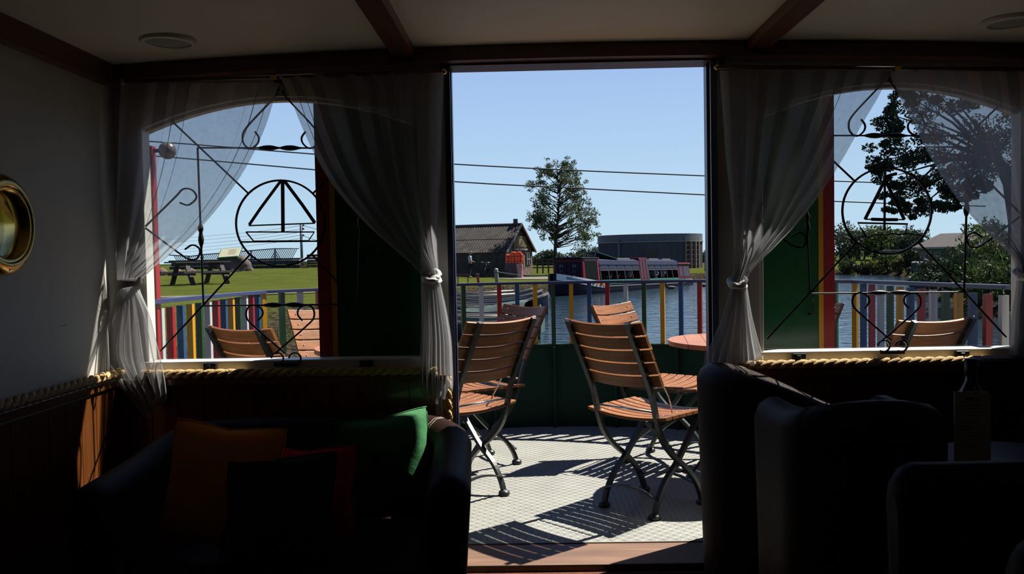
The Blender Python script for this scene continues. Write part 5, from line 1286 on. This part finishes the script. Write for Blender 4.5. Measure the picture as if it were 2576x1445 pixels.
# parapet wall with brick pier and stone end
Yw = 46.0
M_wall = mat('dark_parapet_stone', (0.022,0.022,0.024), .9, var=.4, vscale=3, bump=.6, bscale=4); M_pier = mat('pink_brick', (0.10,0.055,0.042), .9, var=.25, vscale=6)
a, b = W(430, 690, Yw+3), W(760, 690, Yw-2); zt_ = W(700, 655, Yw).z; gz0 = ground((a.x+b.x)/2, Yw)-.6
root = thing('parapet_wall', ((a.x+b.x)/2, Yw, gz0), 'dark stone parapet wall at the top of the lawn', 'wall')
n = 26; cols = []
for r_ in range(4):
    for i in range(n):
        f0 = (i+(.5 if r_ % 2 else 0))/n; f1 = min(1, f0+1/n-.004); 
        if f0 > .98: continue
        q0 = a.lerp(b, f0); q1 = a.lerp(b, f1); hgt = (zt_-gz0)/4; zz = gz0+hgt*r_+.04*(1-f0)*0
        rr = random.Random(r_*100+i); o = rr.uniform(0, .05)
        vs = []
        for zq in (zz+.01, zz+hgt-.01):
            for q, dy in ((q0,-.2-o),(q1,-.2-o),(q1,.2),(q0,.2)): vs.append((q.x, q.y+dy, zq))
        MB().add(vs, [(0,3,2,1),(4,5,6,7),(0,1,5,4),(1,2,6,5),(2,3,7,6),(3,0,4,7)]).build('stone', M_wall, root)
vs = []
for zq in (zt_, zt_+.10):
    for q, dy in ((a,-.28),(b,-.28),(b,.28),(a,.28)): vs.append((q.x, q.y+dy, zq))
MB().add(vs, [(0,3,2,1),(4,5,6,7),(0,1,5,4),(1,2,6,5),(2,3,7,6),(3,0,4,7)]).build('coping', M_stone, root)
q = W(766, 690, Yw-2.4); zt4 = W(766, 662, q.y).z; gq = ground(q.x, q.y)-.2
root = thing('brick_pier', (q.x, q.y, gq), 'pink brick pier with pale cap at the end of the parapet', 'pier')
for k in range(9):
    h = (zt4-gq)/9; MB().box((q.x-.16, q.y-.16, gq+h*k), (q.x+.16, q.y+.16, gq+h*(k+1)-.012)).build('brick_course', M_pier, root)
MB().box((q.x-.22, q.y-.22, zt4), (q.x+.22, q.y+.22, zt4+.09)).build('cap', M_pale, root)
q0, q1 = W(777, 690, Yw-2.2), W(850, 700, Yw-3.5); zt5 = W(785, 640, q0.y).z
root = thing('rubble_wall', ((q0.x+q1.x)/2, q0.y, gq-.2), 'high rubble stone wall right of the brick pier', 'wall'); R = random.Random(12)
for r_ in range(8):
    x = q0.x; h = (zt5-gq+.2)/8
    while x < q1.x:
        w = R.uniform(.15, .4); MB().box((x, q0.y-.25-R.uniform(0,.06), gq-.2+h*r_+.01), (x+w-.02, q0.y+.2, gq-.2+h*(r_+1)-.01)).build('stone', M_brick, root); x += w
# bridge railing with slanting bars
M_steel = mat('blue_grey_steel', (0.05,0.075,0.095), .5); Yr = 50.0
A = [W(x, y, Yr) for x, y in ((425,642),(480,645),(510,641),(570,636),(640,630),(690,626),(752,625))]; dz = 31/2100*Yr
root = thing('bridge_railing', A[3]-Vector((0,0,dz)), 'grey steel bridge railing with close slanting bars behind the parapet', 'railing')
MB().tube(A, .035, 6).build('top_rail', M_steel, root); MB().tube([v-Vector((0,0,dz)) for v in A], .03, 6).build('bottom_rail', M_steel, root)
for x in (474, 510, 565, 632, 692):
    for u, v in zip(A, A[1:]):
        q = W(x, 640, Yr)
        if u.x <= q.x <= v.x: t = u.lerp(v, (q.x-u.x)/(v.x-u.x)); MB().bar(t, t-Vector((0,0,dz+.3)), .07, .07, up=(0,1,0)).build('post', M_steel, root)
def on(x):
    for u, v in zip(A, A[1:]):
        if u.x <= x <= v.x: return u.lerp(v, (x-u.x)/(v.x-u.x))
    return None
x = A[0].x+.3
while x < A[-1].x-.05:
    t = on(x); s = -1 if x < W(692,640,Yr).x else 1; t2 = on(x+s*-.42)
    if t is not None and t2 is not None: MB().bar(t, t2-Vector((0,0,dz)), .035, .035, up=(0,1,0)).build('bar', M_pale if False else M_steel, root)
    x += .115
# utility pole and wires
Yu = 52.0; t = W(757, 563, Yu); bz2 = W(757, 690, Yu); root = thing('utility_pole', (t.x, Yu, bz2.z), 'blue grey utility pole with insulators above the parapet', 'pole')
MB().tube([(t.x, Yu, bz2.z), (t.x, Yu, t.z)], .085, 8).build('pole', M_steel, root)
for py_ in (567, 576, 592):
    q = W(763, py_, Yu); MB().ball((q.x, Yu, q.z), .07, 8, 6).build('insulator', M_dark, root); MB().bar(Vector((t.x, Yu, q.z)), Vector((q.x, Yu, q.z)), .04, .04).build('bracket', M_steel, root)
M_wire = mat('black_cable', (0.012,0.014,0.02), .6)
def wire(pts, r, label):
    P = [W(*p) for p in pts]; m = MB(); m.tube([Vector(cat([list(v) for v in P], i/30)) for i in range(31)], r, 5)
    tag(m.build('overhead_wire', M_wire), label, 'wire', 'overhead wires')
wire([(330,353,62),(490,364,61),(790,388,60),(1140,413,59),(1470,430,58),(1785,443,57),(2110,456,56),(2480,468,55)], .048, 'upper of the two overhead cables crossing the doorway sky')
wire([(330,388,62),(490,401,61),(800,428,60),(1140,457,59),(1470,475,58),(1785,491,57),(2110,507,56),(2480,519,55)], .048, 'lower of the two overhead cables crossing the doorway sky')
for i, (y0, y1) in enumerate(((568,597),(577,606),(584,616),(592,625),(600,633))):
    wire([(757,y0,Yu),(620,(y0+y1)/2+3,Yu+20),(420,y1+6,Yu+60)], .012, 'thin wire running left from the utility pole, %s from the top' % ['first','second','third','fourth','fifth'][i])
wire([(757,566,Yu),(800,578,Yu-6),(860,590,Yu-12)], .014, 'upper thin wire running right from the utility pole'); wire([(757,592,Yu),(800,606,Yu-6),(860,622,Yu-12)], .014, 'lower thin wire running right from the utility pole')
# pale rubble heap at the left end of the lawn
p = W(425, 688, 38); z = ground(p.x, 38)
for i in range(7):
    R = random.Random(i+200); q = Vector((p.x-.9+.36*i, 38+(.35 if i % 2 else -.3), z-.05)); r = R.uniform(.20,.30); m = MB(); rows = []
    for k in range(7):
        t = k/6; rows.append([q+Vector((r*sin(pi*max(.05,min(.97,.3+.68*t)))*cos(2*pi*j/10)*R.uniform(.85,1.1), r*sin(pi*max(.05,min(.97,.3+.68*t)))*sin(2*pi*j/10)*R.uniform(.85,1.1), r*1.4*t)) for j in range(10)])
    m.grid(rows, wrap=True, smooth=False); m.add(rows[-1], [tuple(range(10))])
    tag(m.build('rubble_stone', M_pier), 'pale rubble stone heaped at the left end of the lawn, partly behind the curtain edge', 'stone', 'pale rubble stones')
# ================================================================== right bank
M_tile = mat('brown_roof_tiles', (0.016,0.012,0.011), .9, var=.3, vscale=2); M_rend = mat('pale_green_render', (0.10,0.12,0.10), .8)
Yb2 = 66.0; q0, q1 = W(2300, 660, Yb2), W(2555, 650, Yb2-6); ze2 = W(2330, 623, Yb2).z; zr2a = W(2345, 600, Yb2+2).z; gz2 = ground(q0.x+2, Yb2)-.3
root = thing('bungalow', ((q0.x+q1.x)/2, Yb2-2, gz2), 'bungalow with long brown tiled roof on the right bank', 'building')
dv = (q1-q0); dv.z = 0; nn_ = Vector((-dv.y, dv.x, 0)).normalized()
def B2(f, o, z): v = q0+dv*f+nn_*o; return Vector((v.x, v.y, z))
m = MB()
for z0, z1 in ((gz2, ze2),):
    vs = [B2(.02,0,z0),B2(.98,0,z0),B2(.98,5,z0),B2(.02,5,z0),B2(.02,0,z1),B2(.98,0,z1),B2(.98,5,z1),B2(.02,5,z1)]; m.add(vs, [(0,3,2,1),(4,5,6,7),(0,1,5,4),(1,2,6,5),(2,3,7,6),(3,0,4,7)])
m.build('walls', M_rend, root)
rz_ = zr2a+.35
m = MB(); m.add([B2(-.02,-.5,ze2-.08),B2(1.02,-.5,ze2-.08),B2(.92,2.5,rz_),B2(.10,2.5,rz_),B2(1.02,5.5,ze2-.08),B2(-.02,5.5,ze2-.08)], [(0,1,2,3),(1,4,2),(4,5,3,2),(5,0,3),(0,5,4,1)]); m.build('roof', M_tile, root)
MB().bar(B2(-.02,-.52,ze2-.05), B2(1.02,-.52,ze2-.05), .06, .14).build('fascia', M_pale, root)
for f in (.12, .36, .62, .84):
    w = MB(); vs = [B2(f,-.04,ze2-1.35),B2(f+.10,-.04,ze2-1.35),B2(f+.10,-.04,ze2-.4),B2(f,-.04,ze2-.4)]; w.add(vs, [(0,1,2,3)]); fr = w.build('window', M_pale, root)
    w = MB(); vs = [B2(f+.01,-.06,ze2-1.25),B2(f+.09,-.06,ze2-1.25),B2(f+.09,-.06,ze2-.5),B2(f+.01,-.06,ze2-.5)]; w.add(vs, [(0,1,2,3)]); w.build('pane', M_dark, fr)
m = MB(); v = B2(.35, 2.5, rz_); m.tube([v, v+Vector((0,0,.7))], .025, 6); m.tube([v+Vector((-.35,0,.65)), v+Vector((.35,0,.65))], .02, 6); m.build('aerial', M_dark, root)
# pale garden shed roof
q = W(2252, 632, 72); z0 = ground(q.x, 72)-.2; root = thing('garden_shed', (q.x, 72, z0), 'small shed with pale roof among the bank trees', 'shed')
zt6 = W(2252, 632, 72).z
MB().box((q.x-.6, 71.3, z0), (q.x+.6, 72.7, zt6)).build('walls', M_ftim, root); MB().box((q.x-.72, 71.1, zt6), (q.x+.72, 72.9, zt6+.14)).build('roof', M_pale, root)
# moored cruiser with windscreen and canopy
Yk = 41.0; q = W(2330, 705, Yk); root = thing('cabin_cruiser', (q.x, Yk, WZ-.1), 'moored cabin cruiser with blue windscreen on the right bank', 'boat', rz=radians(64))
M_can = mat('dark_blue_canopy', (0.010,0.018,0.045), .5); M_scr = mat('pale_blue_windscreen', (0.10,0.20,0.30), .15)
rows = []
for i in range(11):
    t = i/10; w = .75*(1-max(0, (t-.45)/.55)**2.2)+.02; x = -1.9+3.8*t; g_ = .55+.18*t*t
    rows.append([Vector((x, y*w, z)) for y, z in ((-1,g_),(-.9,.2),(-.5,0),(.5,0),(.9,.2),(1,g_))])
m = MB(); m.grid(rows); m.add(rows[0], [(0,1,2,3,4,5)]); m.build('hull', M_can, root, local=True)
m = MB(); m.grid([[r[0], r[5]] for r in rows], smooth=False); m.build('deck', M_pale, root, local=True)
m = MB(); vs = [(.35,-.62,.62),(.35,.62,.62),(-.15,.55,1.30),(-.15,-.55,1.30),(.31,-.62,.62),(.31,.62,.62),(-.19,.55,1.30),(-.19,-.55,1.30)]; m.add(vs, [(0,1,2,3),(7,6,5,4),(0,4,5,1),(1,5,6,2),(2,6,7,3),(3,7,4,0)]); m.build('windscreen', M_scr, root, local=True)
for y in (-.6, 0, .6): MB().bar(Vector((.37, y, .62)), Vector((-.13, y*.9, 1.32)), .05, .04).build('screen_pillar', M_pale, root, local=True)
MB().box((-1.6,-.62,1.28),(-.1,.62,1.36)).build('canopy_top', M_pale, root, local=True, bevel=.03)
for s in (-1, 1): MB().box((-1.6, s*.60-.02, .58),(-.2, s*.60+.02, 1.28)).build('canopy_side', M_can, root, local=True)
MB().lathe([(.0001,-.06),(.16,-.06),(.2,0),(.16,.06),(.0001,.06)], 16, Matrix.Translation((1.0,-.72,.5)) @ Matrix.Rotation(pi/2, 4, 'X')).build('fender', M_dark, root, local=True)
